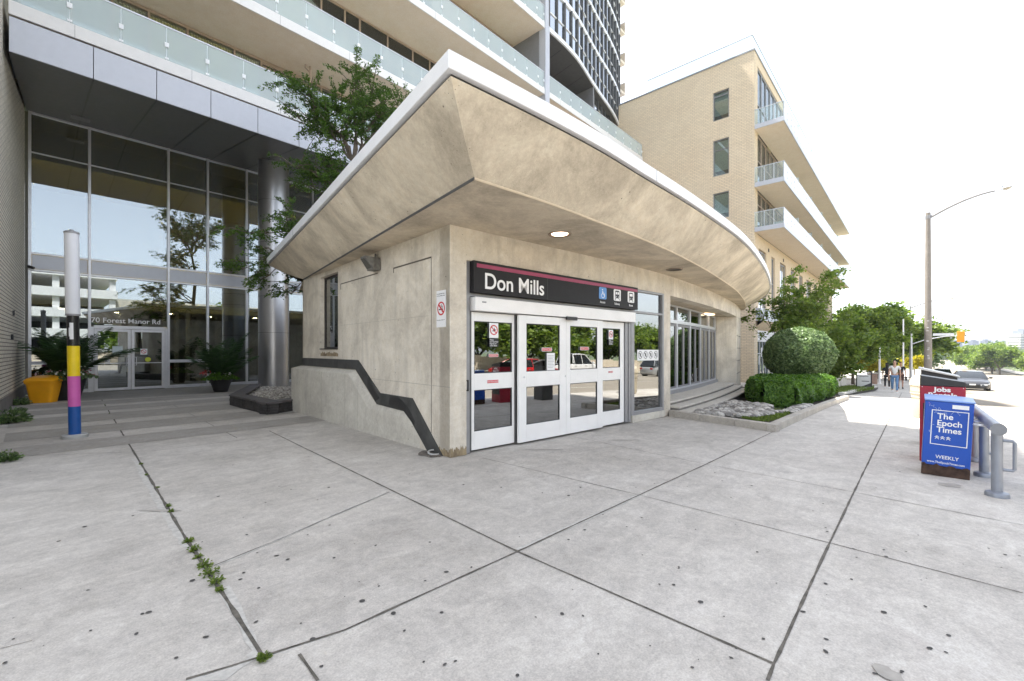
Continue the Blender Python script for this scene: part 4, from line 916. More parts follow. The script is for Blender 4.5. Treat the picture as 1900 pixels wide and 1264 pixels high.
m = MB(); m.box(UE+.36, UF, VB+.37, 26, g0, 23.29); obj('core', m, M_dark, rb)
# glass parapet on the roof
m = MB(); m.box(UE+.35, UE+.36, VB+.2, 17.0, 23.46, 24.66); m.box(UE+.35, UF, VB+.2, VB+.21, 23.46, 24.66); ga = obj('roof_glass', m, M_clear, rb)
m = MB(); m.box(UE+.33, UE+.38, VB+.18, 17.0, 24.66, 24.70); m.box(UE+.38, UF, VB+.18, VB+.23, 24.66, 24.70); obj('handrail', m, M_grey, ga)
# street front: stucco strips, glazing behind the balconies
M_buff = simple('buff_stucco', (.68, .55, .39), .85, 0, .06, 3)
m = MB(); m.box(UE+.351, UE+.9, VB, VB+.36, 3.7, 23.3); m.box(UE+.9, UF, VB+.02, VB+.36, 9.2, 10.17); m.box(UE+.9, UF, VB+.01, VB+.36, 22.6, 23.3)
tall = [36.6, 38.9, 40.5, 41.7, 43.6, 46.0, 48.0, 50.2, 52.0, 54, 56, 58.5, 60.5, 63, 65, 67.5, 69.5, 72]
prev = UE+.9
for a, b in zip(tall[::2], tall[1::2]): m.box(prev, a, VB, VB+.36, 4.7, 9.2); prev = b
m.box(prev, UF, VB, VB+.36, 4.7, 9.2); obj('street_front', m, M_buff, rb)
for a, b in zip(tall[::2], tall[1::2]):
    m = MB(); m.frame((a, VB+.2, 4.72), (1,0,0), b-a, 4.4, .07, .08, (0,-1,0)); m.box((a+b)/2-.03, (a+b)/2+.03, VB+.12, VB+.2, 4.8, 9.05); m.box(a+.07, b-.07, VB+.125, VB+.195, 7.0, 7.08); wf = obj('window', m, M_grey, rb)
    m = MB(); m.box(a+.07, b-.07, VB+.15, VB+.155, 4.79, 9.05); obj('pane', m, M_glassT, wf)
for z0, z1 in ((10.5, 13.4), (13.75, 17.6), (17.95, 22.6)):
    m = MB(); u = UE+.9; n = 0
    while u < UF-.5: m.box(u, u+.08, VB+.05, VB+.2, z0, z1); u += 1.35
    m.box(UE+.9, UF, VB+.06, VB+.19, z1-.12, z1-.001); m.box(UE+.9, UF, VB+.06, VB+.19, z0+1.9, z0+1.98)
    wf = obj('window_wall_frame', m, M_tan if z0 < 17 else M_grey, rb)
    m = MB(); m.box(UE+.9, UF, VB+.12, VB+.125, z0, z1-.12); obj('pane', m, M_glassW, wf)
    m = MB()
    r = random.Random(int(z0)); u = UE+1.0
    while u < UF-2:
        if r.random() < .7: m.box(u, u+1.2, VB+.26, VB+.27, z0, z1-.15)
        u += 1.35
    obj('curtain', m, M_curt[r.randint(0,1)], wf)
M_fritt = frosted('fritted_glass', (.80, .82, .84), .82)
for zb in (10.17, 13.40, 17.60):
    m = MB(); m.box(UE+.12, UF+.6, VE+.06, VB-.001, zb+.012, zb+.27); bal = obj('balcony_slab', m, M_slabs, rb)
    m = MB(); m.box(UE+.06, UE+.12, VE, VB-.001, zb, zb+.32); m.box(UE+.12, UF+.66, VE, VE+.06, zb, zb+.32); m.box(UF+.6, UF+.66, VE+.06, VB-.001, zb, zb+.32); obj('fascia', m, M_panel, bal, bevel=.006)
    u = UE+.12; n = 0
    while u < UF and n < 34:
        m = MB(); m.box(u+.01, u+1.2, VE+.03, VE+.042, zb+.34, zb+1.38); obj('glass_panel', m, M_fritt, bal)
        m = MB(); m.box(u+.0, u+.035, VE+.05, VE+.09, zb+.32, zb+1.38); m.box(u-.03, u+.06, VE+.012, VE+.028, zb+.9, zb+1.0); m.box(u-.03, u+.06, VE+.012, VE+.028, zb+.5, zb+.58); obj('post', m, M_grey, bal); u += 1.22; n += 1
    m = MB(); v = VE+.04
    for k in range(3): m.box(UE+.09, UE+.10, v+.02+k*.61, v+.59+k*.61, zb+.34, zb+1.38)
    obj('end_glass', m, M_clear, bal)
    m = MB()
    for k in range(4): m.box(UE+.105, UE+.14, v+k*.61-.017, v+k*.61+.017, zb+.3, zb+1.38)
    m.box(UE+.08, UE+.14, VE, VB-.001, zb+1.38, zb+1.42); m.box(UE+.14, UF+.6, VE+.02, VE+.08, zb+1.38, zb+1.42); obj('handrail', m, M_alu, bal)
    for u in (41.5, 47.5, 53.5, 59.5, 65.5, 71.5):
        m = MB(); m.box(u, u+.03, VE+.15, VB, zb+.3, zb+2.0); obj('divider', m, M_frost, bal)
m = MB()
for u in (39.5, 44.8, 50.1): m.box(u, u+.25, VB-.02, VB+.01, 9.4, 9.65)
obj('wall_vent', m, M_black, rb)
# ground floor: canopy, shopfront
m = MB(); m.box(UE+.36, 48, VB-.55, VB+.3, 3.75, 4.22); m.box(UE+.36, 48, VB-.35, VB+.3, 4.26, 4.68); cn = obj('canopy', m, M_panel, rb, bevel=.01)
m = MB(); m.add([(UE+.36,VB-.55,3.749),(48,VB-.55,3.749),(48,VB+.25,3.1),(UE+.36,VB+.25,3.1)], [(0,3,2,1)]); obj('canopy_soffit', m, M_buff, cn)
m = MB(); m.box(UE+.36, 48, VB+.1, VB+.3, 2.25, 3.1); obj('sign_band', m, M_slab, rb)
m = MB()
for k in range(15): m.box(UE+.4+k*.85, UE+.47+k*.85, VB+.12, VB+.25, g0, 2.25)
m.box(UE+.4, 48, VB+.13, VB+.24, 1.3, 1.38); m.box(UE+.4, 48, VB+.13, VB+.24, g0, -.3); sf = obj('shopfront_frame', m, M_alu, rb)
m = MB(); m.box(UE+.4, 48, VB+.18, VB+.185, -.3, 2.25); obj('pane', m, M_glassW, sf)
m = MB()
for k, (u, w, z) in enumerate(((36.3,.5,1.0),(37.3,.5,.5),(38.0,.6,1.1),(39.0,.5,.2),(40.2,.5,.9))): m.box(u, u+w, VB+.168, VB+.172, z, z+.7)
obj('poster', m, M_signwh, sf)
m = MB(); m.box(48, UF, VB-.02, VB+.3, g0-.5, 4.69); obj('base_wall', m, M_buff, rb)
m = MB(); m.box(UE+.001, UE+.9, VB, VB+.36, g0, 3.7)
for v in m.v: pass
obj('corner_pier', m, M_brickR, rb)
r = random.Random(12)
for i, u in enumerate((44, 47.5, 50.5, 55, 60)):
    P = (u, VE+.45, 17.91); m = MB(); m.lathe([(.14, 0), (.19, .34)], P, 10); lab = ('roof-high potted plant with the tallest leaves on the top balcony' if i == 3 else None)
    pl = thing('balcony_plant', 'small potted plant on the topmost balcony of the brick building', 'plant', P, group='potted plants on the top balcony'); obj('pot', m, M_dark, pl)
    m = MB(); h = 1.9 if i == 3 else 1.35
    for k in range(60):
        a = r.uniform(0, 6.28); q = r.uniform(.05, .35); z = P[2]+.34+r.uniform(.0, h-.34); s = .07
        m.add([(P[0]+q*math.cos(a)-s, P[1]+q*math.sin(a), z), (P[0]+q*math.cos(a), P[1]+q*math.sin(a)-s*.4, z+.03), (P[0]+q*math.cos(a)+s, P[1]+q*math.sin(a), z+.02), (P[0]+q*math.cos(a), P[1]+q*math.sin(a)+s*.4, z-.04)], [(0,1,2,3)])
    obj('foliage', m, simple('plant_green', (.05,.10,.03), .6), pl)

# ------------------------------------------------------------------ plants
M_leafL = leafmat('locust_leaf', (.035,.075,.015), (.10,.17,.03), .35)
M_leafB = leafmat('shrub_leaf', (.05,.095,.035), (.22,.30,.13), .3, .4)
M_leafY = leafmat('yew_leaf', (.035,.09,.015), (.13,.24,.035), .3, .5)
M_leafT = leafmat('tree_leaf', (.07,.12,.025), (.20,.26,.06), .45)
M_leafM = leafmat('maple_leaf', (.06,.11,.022), (.21,.27,.055), .4)
M_leafG = leafmat('golden_leaf', (.25,.24,.03), (.42,.36,.06), .4)
M_bark = simple('bark', (.10,.08,.06), .9, 0, .3, 12, .5)
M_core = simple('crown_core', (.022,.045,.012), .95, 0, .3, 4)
M_palm = leafmat('palm_leaf', (.015,.04,.012), (.04,.085,.025), .2, .5)
def leaves(name, C, size, mat, parent, el=1.7, dirs=None, flat=.0, seed=1, jit=.35, nrm=None):
    g = np.random.default_rng(seed); C = np.asarray(C, dtype=np.float64); n = len(C)
    if dirs is None: d = g.normal(size=(n, 3)); d[:, 2] *= .6
    else: d = np.asarray(dirs)+g.normal(size=(n, 3))*jit
    d /= np.linalg.norm(d, axis=1)[:, None]+1e-9
    up = g.normal(size=(n, 3)); up[:, 2] += flat*3; w = np.cross(d, up); w /= np.linalg.norm(w, axis=1)[:, None]+1e-9
    if nrm is not None:                               # clipped shrubs: leaves lie roughly along the surface
        q = np.asarray(nrm)+g.normal(size=(n, 3))*.55; q /= np.linalg.norm(q, axis=1)[:, None]+1e-9; d = g.normal(size=(n, 3)); d -= q*(d*q).sum(1)[:, None]; d /= np.linalg.norm(d, axis=1)[:, None]+1e-9; w = np.cross(q, d)
    s = size*g.uniform(.6, 1.35, size=(n, 1)); L = s*el/2; Wd = s/2
    nn = np.cross(w, d)*s*.12
    V = np.stack([C-d*L, C+w*Wd+nn, C+d*L, C-w*Wd+nn], axis=1).reshape(-1, 3)
    o3 = rot_org(parent); V = V-np.array([o3.x, o3.y, o3.z])
    me = bpy.data.meshes.new(name); me.vertices.add(4*n); me.vertices.foreach_set('co', V.astype(np.float32).ravel())
    me.loops.add(4*n); me.loops.foreach_set('vertex_index', np.arange(4*n, dtype=np.int32)); me.polygons.add(n)
    me.polygons.foreach_set('loop_start', np.arange(0, 4*n, 4, dtype=np.int32)); me.polygons.foreach_set('loop_total', np.full(n, 4, dtype=np.int32))
    me.update(calc_edges=True); me.validate(); me.materials.append(mat)
    o = bpy.data.objects.new(name, me); col.objects.link(o); o.parent = parent; return o
def branches(seed, base, h, spread, levels=3, kids=4, r0=.12, lean=(0,0), up=.35, trunk=.3, first=None):
    r = random.Random(seed); m = MB(); tips = []
    def grow(p, d, L, rad, lv):
        pts = [p]; n = 5; q = Vector(p); dd = Vector(d)
        for i in range(n):
            dd = (dd+Vector((r.uniform(-1,1), r.uniform(-1,1), r.uniform(-.6,1)*up))*.22).normalized(); q = q+dd*L/n; pts.append(q.copy())
            if lv <= 1 and i >= 1: tips.append((q.copy(), lv))
        m.tube(pts, [rad*(1-.65*i/n) for i in range(n+1)], 7 if lv > 1 else 5, cap=False)
        tips.append((q.copy(), lv))
        if lv > 0:
            k = kids+(1 if lv == levels else 0)
            for j in range(k):
                i = r.randint(2 if lv < levels else 2, n); a = r.uniform(0, 6.28)+j*6.28/k
                t = dd.orthogonal().normalized(); t = Matrix.Rotation(a, 3, dd) @ t
                nd = (dd*r.uniform(.35, .9)+t*spread+Vector((0,0,.15*up))).normalized(); grow(pts[i], nd, L*r.uniform(.5, .75), rad*(1-.6*i/n)*.62, lv-1)
    if first: 
        for d, L, rad in first: grow(Vector(base), Vector(d).normalized(), L, rad, levels-1)
    else:
        tr = Vector(base)+Vector((lean[0], lean[1], 1))*h*trunk
        m.tube([Vector(base)-Vector((0,0,.1)), Vector(base).lerp(tr, .5)+Vector((.03,.02,0)), tr], [r0*1.25, r0, r0*.9], 9)
        for j in range(kids+1):
            a = j*6.28/(kids+1)+r.uniform(-.4,.4); d = Vector((math.cos(a)*spread, math.sin(a)*spread, 1)).normalized(); grow(tr+Vector((0,0,-.05)), d, h*(1-trunk)*r.uniform(.45,.62), r0*.6, levels-1)
    return m, tips
def clump(tips, per, rad, seed, lvmax=1, squash=.7):
    g = np.random.default_rng(seed); out = []
    for p, lv in tips:
        if lv > lvmax: continue
        k = int(per*g.uniform(.4, 1.5)); q = g.normal(size=(k, 3))*rad*.5; q[:, 2] *= squash; out.append(np.array(p)+q)
    return np.concatenate(out)
def tree(name, label, org, h, spread, leafm, lsize, per, rad, seed, levels=3, kids=4, r0=.12, cat='tree', group=None, trunk=.3, first=None, core=None, up=.35, frame='S', **k):
    t = thing(name, label, cat, org, frame, group)
    b = tuple(org) if frame == 'S' else (0, 0, 0)
    m, tips = branches(seed, b, h, spread, levels, kids, r0, trunk=trunk, first=first, up=up)
    obj('trunk', m, M_bark, t, smooth=True)
    leaves('crown', clump(tips, per, rad, seed), lsize, leafm, t, seed=seed, **k)
    return t, tips
# honey locust between the station and the lobby (rises from behind the curb wall)
def wpix(px, py, Y): return Vector(((px-CXP)/F*Y, Y, EYE-(py-CYP)/F*Y))
lt = thing('locust_tree', 'feathery green locust tree rising behind the flared station roof', 'tree', (wpix(655, 700, 14.2).x, 14.2, .15), 'W')
r = random.Random(21); B0 = Vector((0,0,0)); OB = lt.location
m = MB(); tips = []
def limb(p0, p1, r0_, r1_, sub, seed, sag=.3):
    rr = random.Random(seed); P = []; n = 9
    for i in range(n+1):
        t = i/n; p = p0.lerp(p1, t)+Vector((rr.uniform(-1,1),rr.uniform(-1,1),rr.uniform(-1,1)))*.09*(0 < i < n)+Vector((0,0,sag*math.sin(math.pi*t))); P.append(p)
    m.tube(P, [r0_+(r1_-r0_)*i/n for i in range(n+1)], 7, cap=False)
    for i in range(3, n+1):
        for s in range(sub):
            L = rr.uniform(.45, 1.15); d = ((p1-p0).normalized()*.5+Vector((rr.uniform(-1,1),rr.uniform(-1,1),rr.uniform(-.35,.75)))).normalized(); e = P[i]+d*L; mid = P[i]+d*L*.5+Vector((0,0,.08))
            m.tube([P[i], mid, e], [.016, .011, .005], 5, cap=False)
            for q in (.35, .6, .8, 1.0): tips.append((P[i].lerp(e, q)+Vector((rr.uniform(-1,1),rr.uniform(-1,1),rr.uniform(-1,.6)))*.12, (d+Vector((0,0,-.45))).normalized()))
def lp(px, py, Y): return wpix(px, py, Y)-OB
tr_ = [Vector((0,0,-.1)), Vector((.05,0,1.6)), lp(650, 480, 14.1), lp(668, 400, 14.0)]
m.tube(tr_, [.13,.11,.095,.085], 9)
top = tr_[-1]
fork1 = lp(655, 300, 13.9); m.tube([top, lp(664,350,14), fork1], [.085,.07,.055], 8, cap=False)
for i, (p0, tgt, a) in enumerate(((fork1, (618,200,13.7), 2), (fork1, (660,150,13.9), 2), (fork1, (548,160,13.4), 3), (fork1, (715,215,14.3), 3), (fork1, (760,190,14.6), 3), (top, (545,310,13.2), 2), (top, (600,300,13.6), 2), (fork1, (600,240,13.6), 2), (fork1, (690,170,14.4), 2), (fork1, (560,225,13.5), 2), (fork1, (700,270,14.2), 2))):
    limb(p0, lp(*tgt), .045, .012, a, 50+i)
low = tr_[2]
for i, tgt in enumerate(((455,430,13.0), (480,520,13.0), (540,430,13.4), (540,545,13.3), (585,355,13.6), (450,500,13.3))): limb(low if i != 4 else top, lp(*tgt), .035, .01, 2, 80+i, .35)
obj('trunk', m, M_bark, lt, smooth=True)
g = np.random.default_rng(4); C = []; D = []
for p, d in tips:
    if g.random() < .12: continue
    k = int(g.integers(26, 60)); ax = np.array(d); t = g.uniform(-.5, .5, size=(k, 1))*.42; sidev = np.cross(ax, [0, 0, 1.0]); sidev /= np.linalg.norm(sidev)+1e-6
    sgn = np.where(g.random((k, 1)) < .5, -1, 1); q = np.array(p)+ax*t+sidev*sgn*g.uniform(.01, .07, size=(k, 1))+g.normal(size=(k, 3))*.025; q[:, 2] -= np.abs(t[:, 0])*.25
    C.append(q); D.append(np.repeat((ax*.5)[None], k, 0)+sidev*sgn*.9)
leaves('crown', np.concatenate(C), .034, M_leafL, lt, 2.6, np.concatenate(D), seed=4, jit=.4)
# rounded shrub and yew hedge in the planter
gb = gz(22.4)
def shell(n, seed, c, rx, ry, rz, zmin, noise_amp=.05, thick=.10):
    g = np.random.default_rng(seed); d = g.normal(size=(n, 3)); d /= np.linalg.norm(d, axis=1)[:, None]; d = d[d[:, 2] > zmin]
    lump = 1+noise_amp*(np.sin(d[:, 0]*7+1)*np.sin(d[:, 1]*6+2)*np.cos(d[:, 2]*5)+.6*np.sin(d[:, 0]*15)*np.cos(d[:, 1]*13+d[:, 2]*11))
    rr = lump*(1-np.abs(g.normal(size=len(d)))*thick); P = d*rr[:, None]*np.array([rx, ry, rz])+np.array(c); return P, d
bc = (22.4, 3.75, 1.42)
rs = thing('round_shrub', 'large dome shaped clipped shrub standing behind the low hedge', 'shrub', (bc[0], bc[1], gb))
P, D = shell(34000, 3, bc, 1.38, 1.34, 1.16, -.8, .05, .07)
leaves('foliage', P, .066, M_leafB, rs, 1.5, D, seed=3, jit=.9, nrm=D)
m = MB(); m.ico(bc, 1.0); 
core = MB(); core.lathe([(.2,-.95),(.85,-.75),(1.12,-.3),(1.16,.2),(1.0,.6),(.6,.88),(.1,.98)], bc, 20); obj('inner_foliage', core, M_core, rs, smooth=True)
m = MB(); 
for k in range(7): a = k*.9; m.tube([(bc[0]+.3*math.cos(a), bc[1]+.3*math.sin(a), gb-.05), (bc[0]+.9*math.cos(a), bc[1]+.9*math.sin(a), .9)], [.04,.02], 6)
obj('stems', m, M_bark, rs)
# hedge outline in plan from the photograph: near corner, front, far end
hp = [(14.9, 2.62), (20.6, 2.28), (21.2, 2.9), (20.9, 4.3), (18.0, 4.5), (15.8, 4.0), (14.5, 3.3)]
hz0, hz1 = gz(17)-.02, .66
hg = thing('yew_hedge', 'low flat topped green hedge along the planter kerb', 'hedge', (17.5, 3.4, gz(17)))
def in_poly(x, y, poly):
    c = False; n = len(poly)
    for i in range(n):
        (x1, y1), (x2, y2) = poly[i], poly[(i+1) % n]
        if (y1 > y) != (y2 > y) and x < (x2-x1)*(y-y1)/(y2-y1)+x1: c = not c
    return c
g = np.random.default_rng(8); P = []; D = []
hzf = lambda x, y: hz1+.05*math.sin(x*1.9)*math.cos(y*2.3)+.03*math.sin(x*5.1+y*3)-.03*(x-17)*.5
while len(P) < 16000:
    x, y = g.uniform(14.3, 21.5), g.uniform(2.2, 4.8)
    if in_poly(x, y, hp): P.append((x, y, hzf(x, y)-abs(g.normal())*.05)); D.append((g.normal()*.5, g.normal()*.5, 1))
n = len(hp)
for i in range(n):
    a = np.array(hp[i]); b = np.array(hp[(i+1) % n]); L = np.linalg.norm(b-a); nn = np.array([(b-a)[1], -(b-a)[0]])/L
    for k in range(int(L*1700)):
        t = g.random(); z = g.uniform(0, 1)**.8; q = a+(b-a)*t; bul = .10*math.sin(math.pi*z)+.05*math.sin(t*L*4+z*3)-.06*(z > .9); q = q+nn*(bul-abs(g.normal())*.05)
        P.append((q[0], q[1], hz0+.05+(hzf(q[0], q[1])-hz0-.05)*z)); D.append((nn[0], nn[1], .5))
leaves('foliage', np.array(P), .05, M_leafY, hg, 2.1, np.array(D), seed=8, jit=.7, nrm=np.array(D)/np.linalg.norm(np.array(D), axis=1)[:, None])
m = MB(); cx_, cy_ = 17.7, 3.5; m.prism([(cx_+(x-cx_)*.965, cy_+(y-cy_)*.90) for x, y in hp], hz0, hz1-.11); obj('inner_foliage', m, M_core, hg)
# planter bed: kerb, soil, river stones, patch of grass
pl = thing('planter_kerb', 'low concrete kerb around the stone and hedge planter', 'kerb', (10.0, 2.05, 0))
k0 = STI @ (PKM @ Vector((6.46, .05, 0))); KA = (k0.x, k0.y); KB = (9.98, 2.05); KC = (20.8, 1.86)
def kerbseg(m, a, b, w, h, n):
    a = Vector(a); b = Vector(b); d = (b-a)/n; t = d.normalized(); nn = Vector((-t.y, t.x))
    for i in range(n):
        p = a+d*i+t*.004; q = a+d*(i+1)-t*.004; zp, zq = gz(p.x), gz(q.x); 
        m.add([(p.x,p.y,zp-.05),(q.x,q.y,zq-.05),(q.x+nn.x*w,q.y+nn.y*w,zq-.05),(p.x+nn.x*w,p.y+nn.y*w,zp-.05),(p.x,p.y,zp+h),(q.x,q.y,zq+h),(q.x+nn.x*w,q.y+nn.y*w,zq+h),(p.x+nn.x*w,p.y+nn.y*w,zp+h)],[(0,3,2,1),(4,5,6,7),(0,1,5,4),(1,2,6,5),(2,3,7,6),(3,0,4,7)])
for a, b, nseg in ((KB, KC, 7), ((KA[0], KA[1]), (KB[0]-.0, KB[1]+.004), 3)):
    for i in range(nseg):
        m = MB(); A = Vector(a).lerp(Vector(b), i/nseg); Bq = Vector(a).lerp(Vector(b), (i+1)/nseg); kerbseg(m, A, Bq, .17 if nseg == 7 else .17, .15, 1); obj('kerb_stone', m, M_kerb, pl, bevel=.012)
E2 = STI @ (PKM @ Vector((16.8, 1.95, 0)))
bed = [KA, (KB[0]+.1, KB[1]+.12), (KC[0], KC[1]+.1), (26, 3), (26, 7.5), (E2.x, E2.y+1.5), (KA[0]+.05, KA[1]+.3)]
m = MB(); m.add([(x, y, gz(x)+.055) for x, y in bed], [tuple(range(len(bed)))]); struct('planter_soil', m, simple('soil', (.05,.042,.03), .95, 0, .4, 10, .5))
m = MB(); r = random.Random(9); cnt = 0
stone_area = [(KA[0]+.15, KA[1]-.25), (11.3, 2.75), (12.2, 2.6), (14.2, 3.1), (14.9, 4.6), (17.5, 5.6), (19.0, 6.6), (16.5, 7.2), (12.5, 5.6)]
def instation(x, y):                                  # on the steps or inside the building
    q = PKI @ (STM @ Vector((x, y, 0))); return q.y > wall_at(max(.2, min(17.8, q.x)))-.62
while cnt < 950:
    x, y = r.uniform(10.6, 19.5), r.uniform(2.2, 7.2)
    if in_poly(x, y, stone_area) and not instation(x, y): m.ico((x, y, gz(x)+.075+r.uniform(0,.06)), r.uniform(.05,.12), 1.25, .8, .6, r.uniform(0,3.1), r.uniform(-.3,.3)); cnt += 1
for k in range(170): x = r.uniform(12.0, 15.5); m.ico((x, 2.35+r.uniform(-.1,.16)+(.25 if x < 13 else 0), gz(x)+.10), r.uniform(.05,.10), 1.2, .9, .6, r.uniform(0,3))
single('river_stones', m, M_rstone, 'grey river stones covering the planter bed beside the curved steps', 'stones', (13, 4, 0), kind='stuff')
def blades(name, area, n, h, mat, label, cat, seed, zoff=.06, frame='S', org=None, wid=.012, z=None):
    g = np.random.default_rng(seed); P = []; D = []
    xs = [a[0] for a in area]; ys = [a[1] for a in area]
    while len(P) < n:
        x, y = g.uniform(min(xs), max(xs)), g.uniform(min(ys), max(ys))
        if in_poly(x, y, area): P.append((x, y, (gz(x) if z is None else z)+zoff+h*.4*g.uniform(.5, 1.3))); D.append((g.normal()*.5, g.normal()*.5, 1.2))
    t = thing(name, label, cat, org or (area[0][0], area[0][1], 0), frame); t.name = name
    o = leaves(name, np.array(P), wid, mat, None, h/wid, np.array(D), seed=seed, jit=.25)
    o3 = Vector(org or (area[0][0], area[0][1], 0)); M = STM if frame == 'S' else Matrix()
    o.rotation_euler = (0, 0, ST_ROT if frame == 'S' else 0); bpy.data.objects.remove(t); o.name = name; return tag(o, label, cat, None, 'stuff')
M_gr = leafmat('grass_blade', (.07,.12,.025), (.20,.25,.06), .3)
blades('grass', [(10.7,2.5),(11.6,2.3),(13.9,2.35),(13.4,2.9),(12.2,3.0),(11.2,3.1)], 5200, .07, M_gr, 'thin patch of short grass in the planter corner', 'grass', 5)
# weeds along the joint and at the foot of the brick wall
def weed(P, s, n, seed, label, cat='weed', frame='W', group=None, lm=None):
    t = thing('weed', label, cat, (P.x, P.y, P.z), 'W', group); g = np.random.default_rng(seed); d = g.normal(size=(n, 3)); d[:, 2] = np.abs(d[:, 2])*.8+.15; d /= np.linalg.norm(d, axis=1)[:, None]
    C = d*s*g.uniform(.25, 1, size=(n, 1)); leaves('foliage', C, .012 if s < .12 else s*.13, lm or M_gr, t, 1.9, d, seed=seed, jit=.5)
    m = MB()
    for k in range(4): q = d[k]*s*.6; m.tube([(0,0,-.004), (q[0]*.5,q[1]*.5,q[2]*.4), tuple(q)], .003, 4)
    obj('stem', m, M_gr, t); return t
js = [((195,752),.02),((203,768),.02),((262,862),.035),((272,882),.03),((313,940),.045),((318,950),.04),((293,905),.02),((350,1006),.06),((360,1022),.07),((368,1035),.05),((380,1052),.085),((390,1066),.09),((400,1082),.08),((410,1096),.05),((488,1224),.055)]
for i, (p, s) in enumerate(js): weed(onz(*p), s*.72, 110 if s > .05 else 50, 30+i, 'small tuft of green weeds growing in the long pavement joint', group='weed tufts in the left pavement joint')
for i, (p, s, lab) in enumerate((((38,752),.30,'leafy weed at the foot of the brick wall nearest the orange bin'),((22,785),.42,'largest leafy weed bush at the foot of the cream brick wall'),((12,856),.22,'small green weed at the left edge of the pavement'),((40,764),.16,'low weed between two larger ones along the brick wall'))): weed(onz(*p), s*.8, 480, 60+i, lab, lm=M_leafB)
weed(onz(1478,775), .10, 90, 77, 'small weed growing beside the planter kerb')
# palms in black pots
def frond(m, base, a, L, el, seed, w=.045, droop=.9):
    r = random.Random(seed); P = []; n = 12; p = Vector(base); e = el
    for i in range(n+1):
        P.append(p.copy()); p = p+Vector((math.cos(a)*math.cos(e), math.sin(a)*math.cos(e), math.sin(e)))*L/n; e -= droop/n*(.4+1.2*i/n)
    m.tube(P, [.012*(1-.8*i/n) for i in range(n+1)], 5, cap=False)
    for i in range(3, n+1):
        for k in range(4):
            t = (k/4); q = P[i-1].lerp(P[i], t); d = (P[i]-P[i-1]).normalized(); sd = d.cross(Vector((0,0,1))).normalized(); l = L*.26*math.sin(math.pi*min(1, (i+t)/(n+1.5)))+.05
            for s in (-1, 1):
                tip = q+(sd*s*.8+d*.6+Vector((0,0,-.25+r.uniform(-.1,.1)))).normalized()*l; mid = q.lerp(tip, .5)+Vector((0,0,.02)); up = d.cross(sd)*0+d*w/2*1.0
                m.add([q-up*.5, mid-up, tip, mid+up], [(0,1,2,3)])
def potted(org, s, label, seed, flowers, nf, pot=(.28,.36,.48), H=1.0):
    t = thing('potted_palm', label, 'potted plant', org, 'W'); m = MB(); m.lathe([(pot[0]*.75,0),(pot[0],pot[2]*.5),(pot[1],pot[2]*.93),(pot[1]*1.05,pot[2]),(pot[1]*.9,pot[2]),(pot[1]*.88,pot[2]-.06)], (0,0,0), 24); obj('pot', m, M_black, t, smooth=True)
    m = MB(); r = random.Random(seed)
    for k in range(nf): frond(m, (r.uniform(-.08,.08), r.uniform(-.08,.08), pot[2]-.05), k*2.4+r.uniform(-.3,.3), r.uniform(.9,1.7)*H*s, r.uniform(.75, 1.45), seed*31+k)
    obj('fronds', m, M_palm, t)
    g = np.random.default_rng(seed); n = 2200; a = g.uniform(0, 6.28, n); q = pot[1]*g.uniform(.3, 1.6, n); C = np.stack([np.cos(a)*q, np.sin(a)*q, pot[2]+.22*s*np.cos(np.clip(q/pot[1]/1.6, 0, 1)*1.9)*g.uniform(.3, 1.2, n)+.05], 1); leaves('ground_leaves', C, .055, M_leafY if seed == 2 else M_leafB, t, 1.3, seed=seed)
    for nm, mt, k in flowers:
        a = g.uniform(0, 6.28, k); q = pot[1]*g.uniform(.8, 1.5, k); C = np.stack([np.cos(a)*q, np.sin(a)*q, pot[2]+g.uniform(.05, .25, k)], 1)
        if nm == 'red_flowers': C = np.stack([-.42+g.normal(size=k)*.1, -.25+g.normal(size=k)*.1, pot[2]+.25+g.normal(size=k)*.05], 1)
        leaves(nm, C, .06, mt, t, 1.1, seed=seed+5)
    return t
M_fw = simple('petal_white', (.75,.75,.70), .6); M_fr = simple('petal_red', (.50,.015,.02), .6); M_fp = simple('petal_pink', (.6,.25,.30), .6)
potted((-14.35, 14.25, 0), 1.3, 'big palm in a tall black planter beside the orange bin', 5, (('white_flowers', M_fw, 60), ('pink_flowers', M_fp, 40)), 22, (.40,.47,.72), .98)
potted((-11.2, 17.0, 0), 1.0, 'palm with red flowers in a black pot right of the lobby doors', 2, (('red_flowers', M_fr, 60), ('white_flowers', M_fw, 40)), 15, (.30,.38,.50), 1.25)

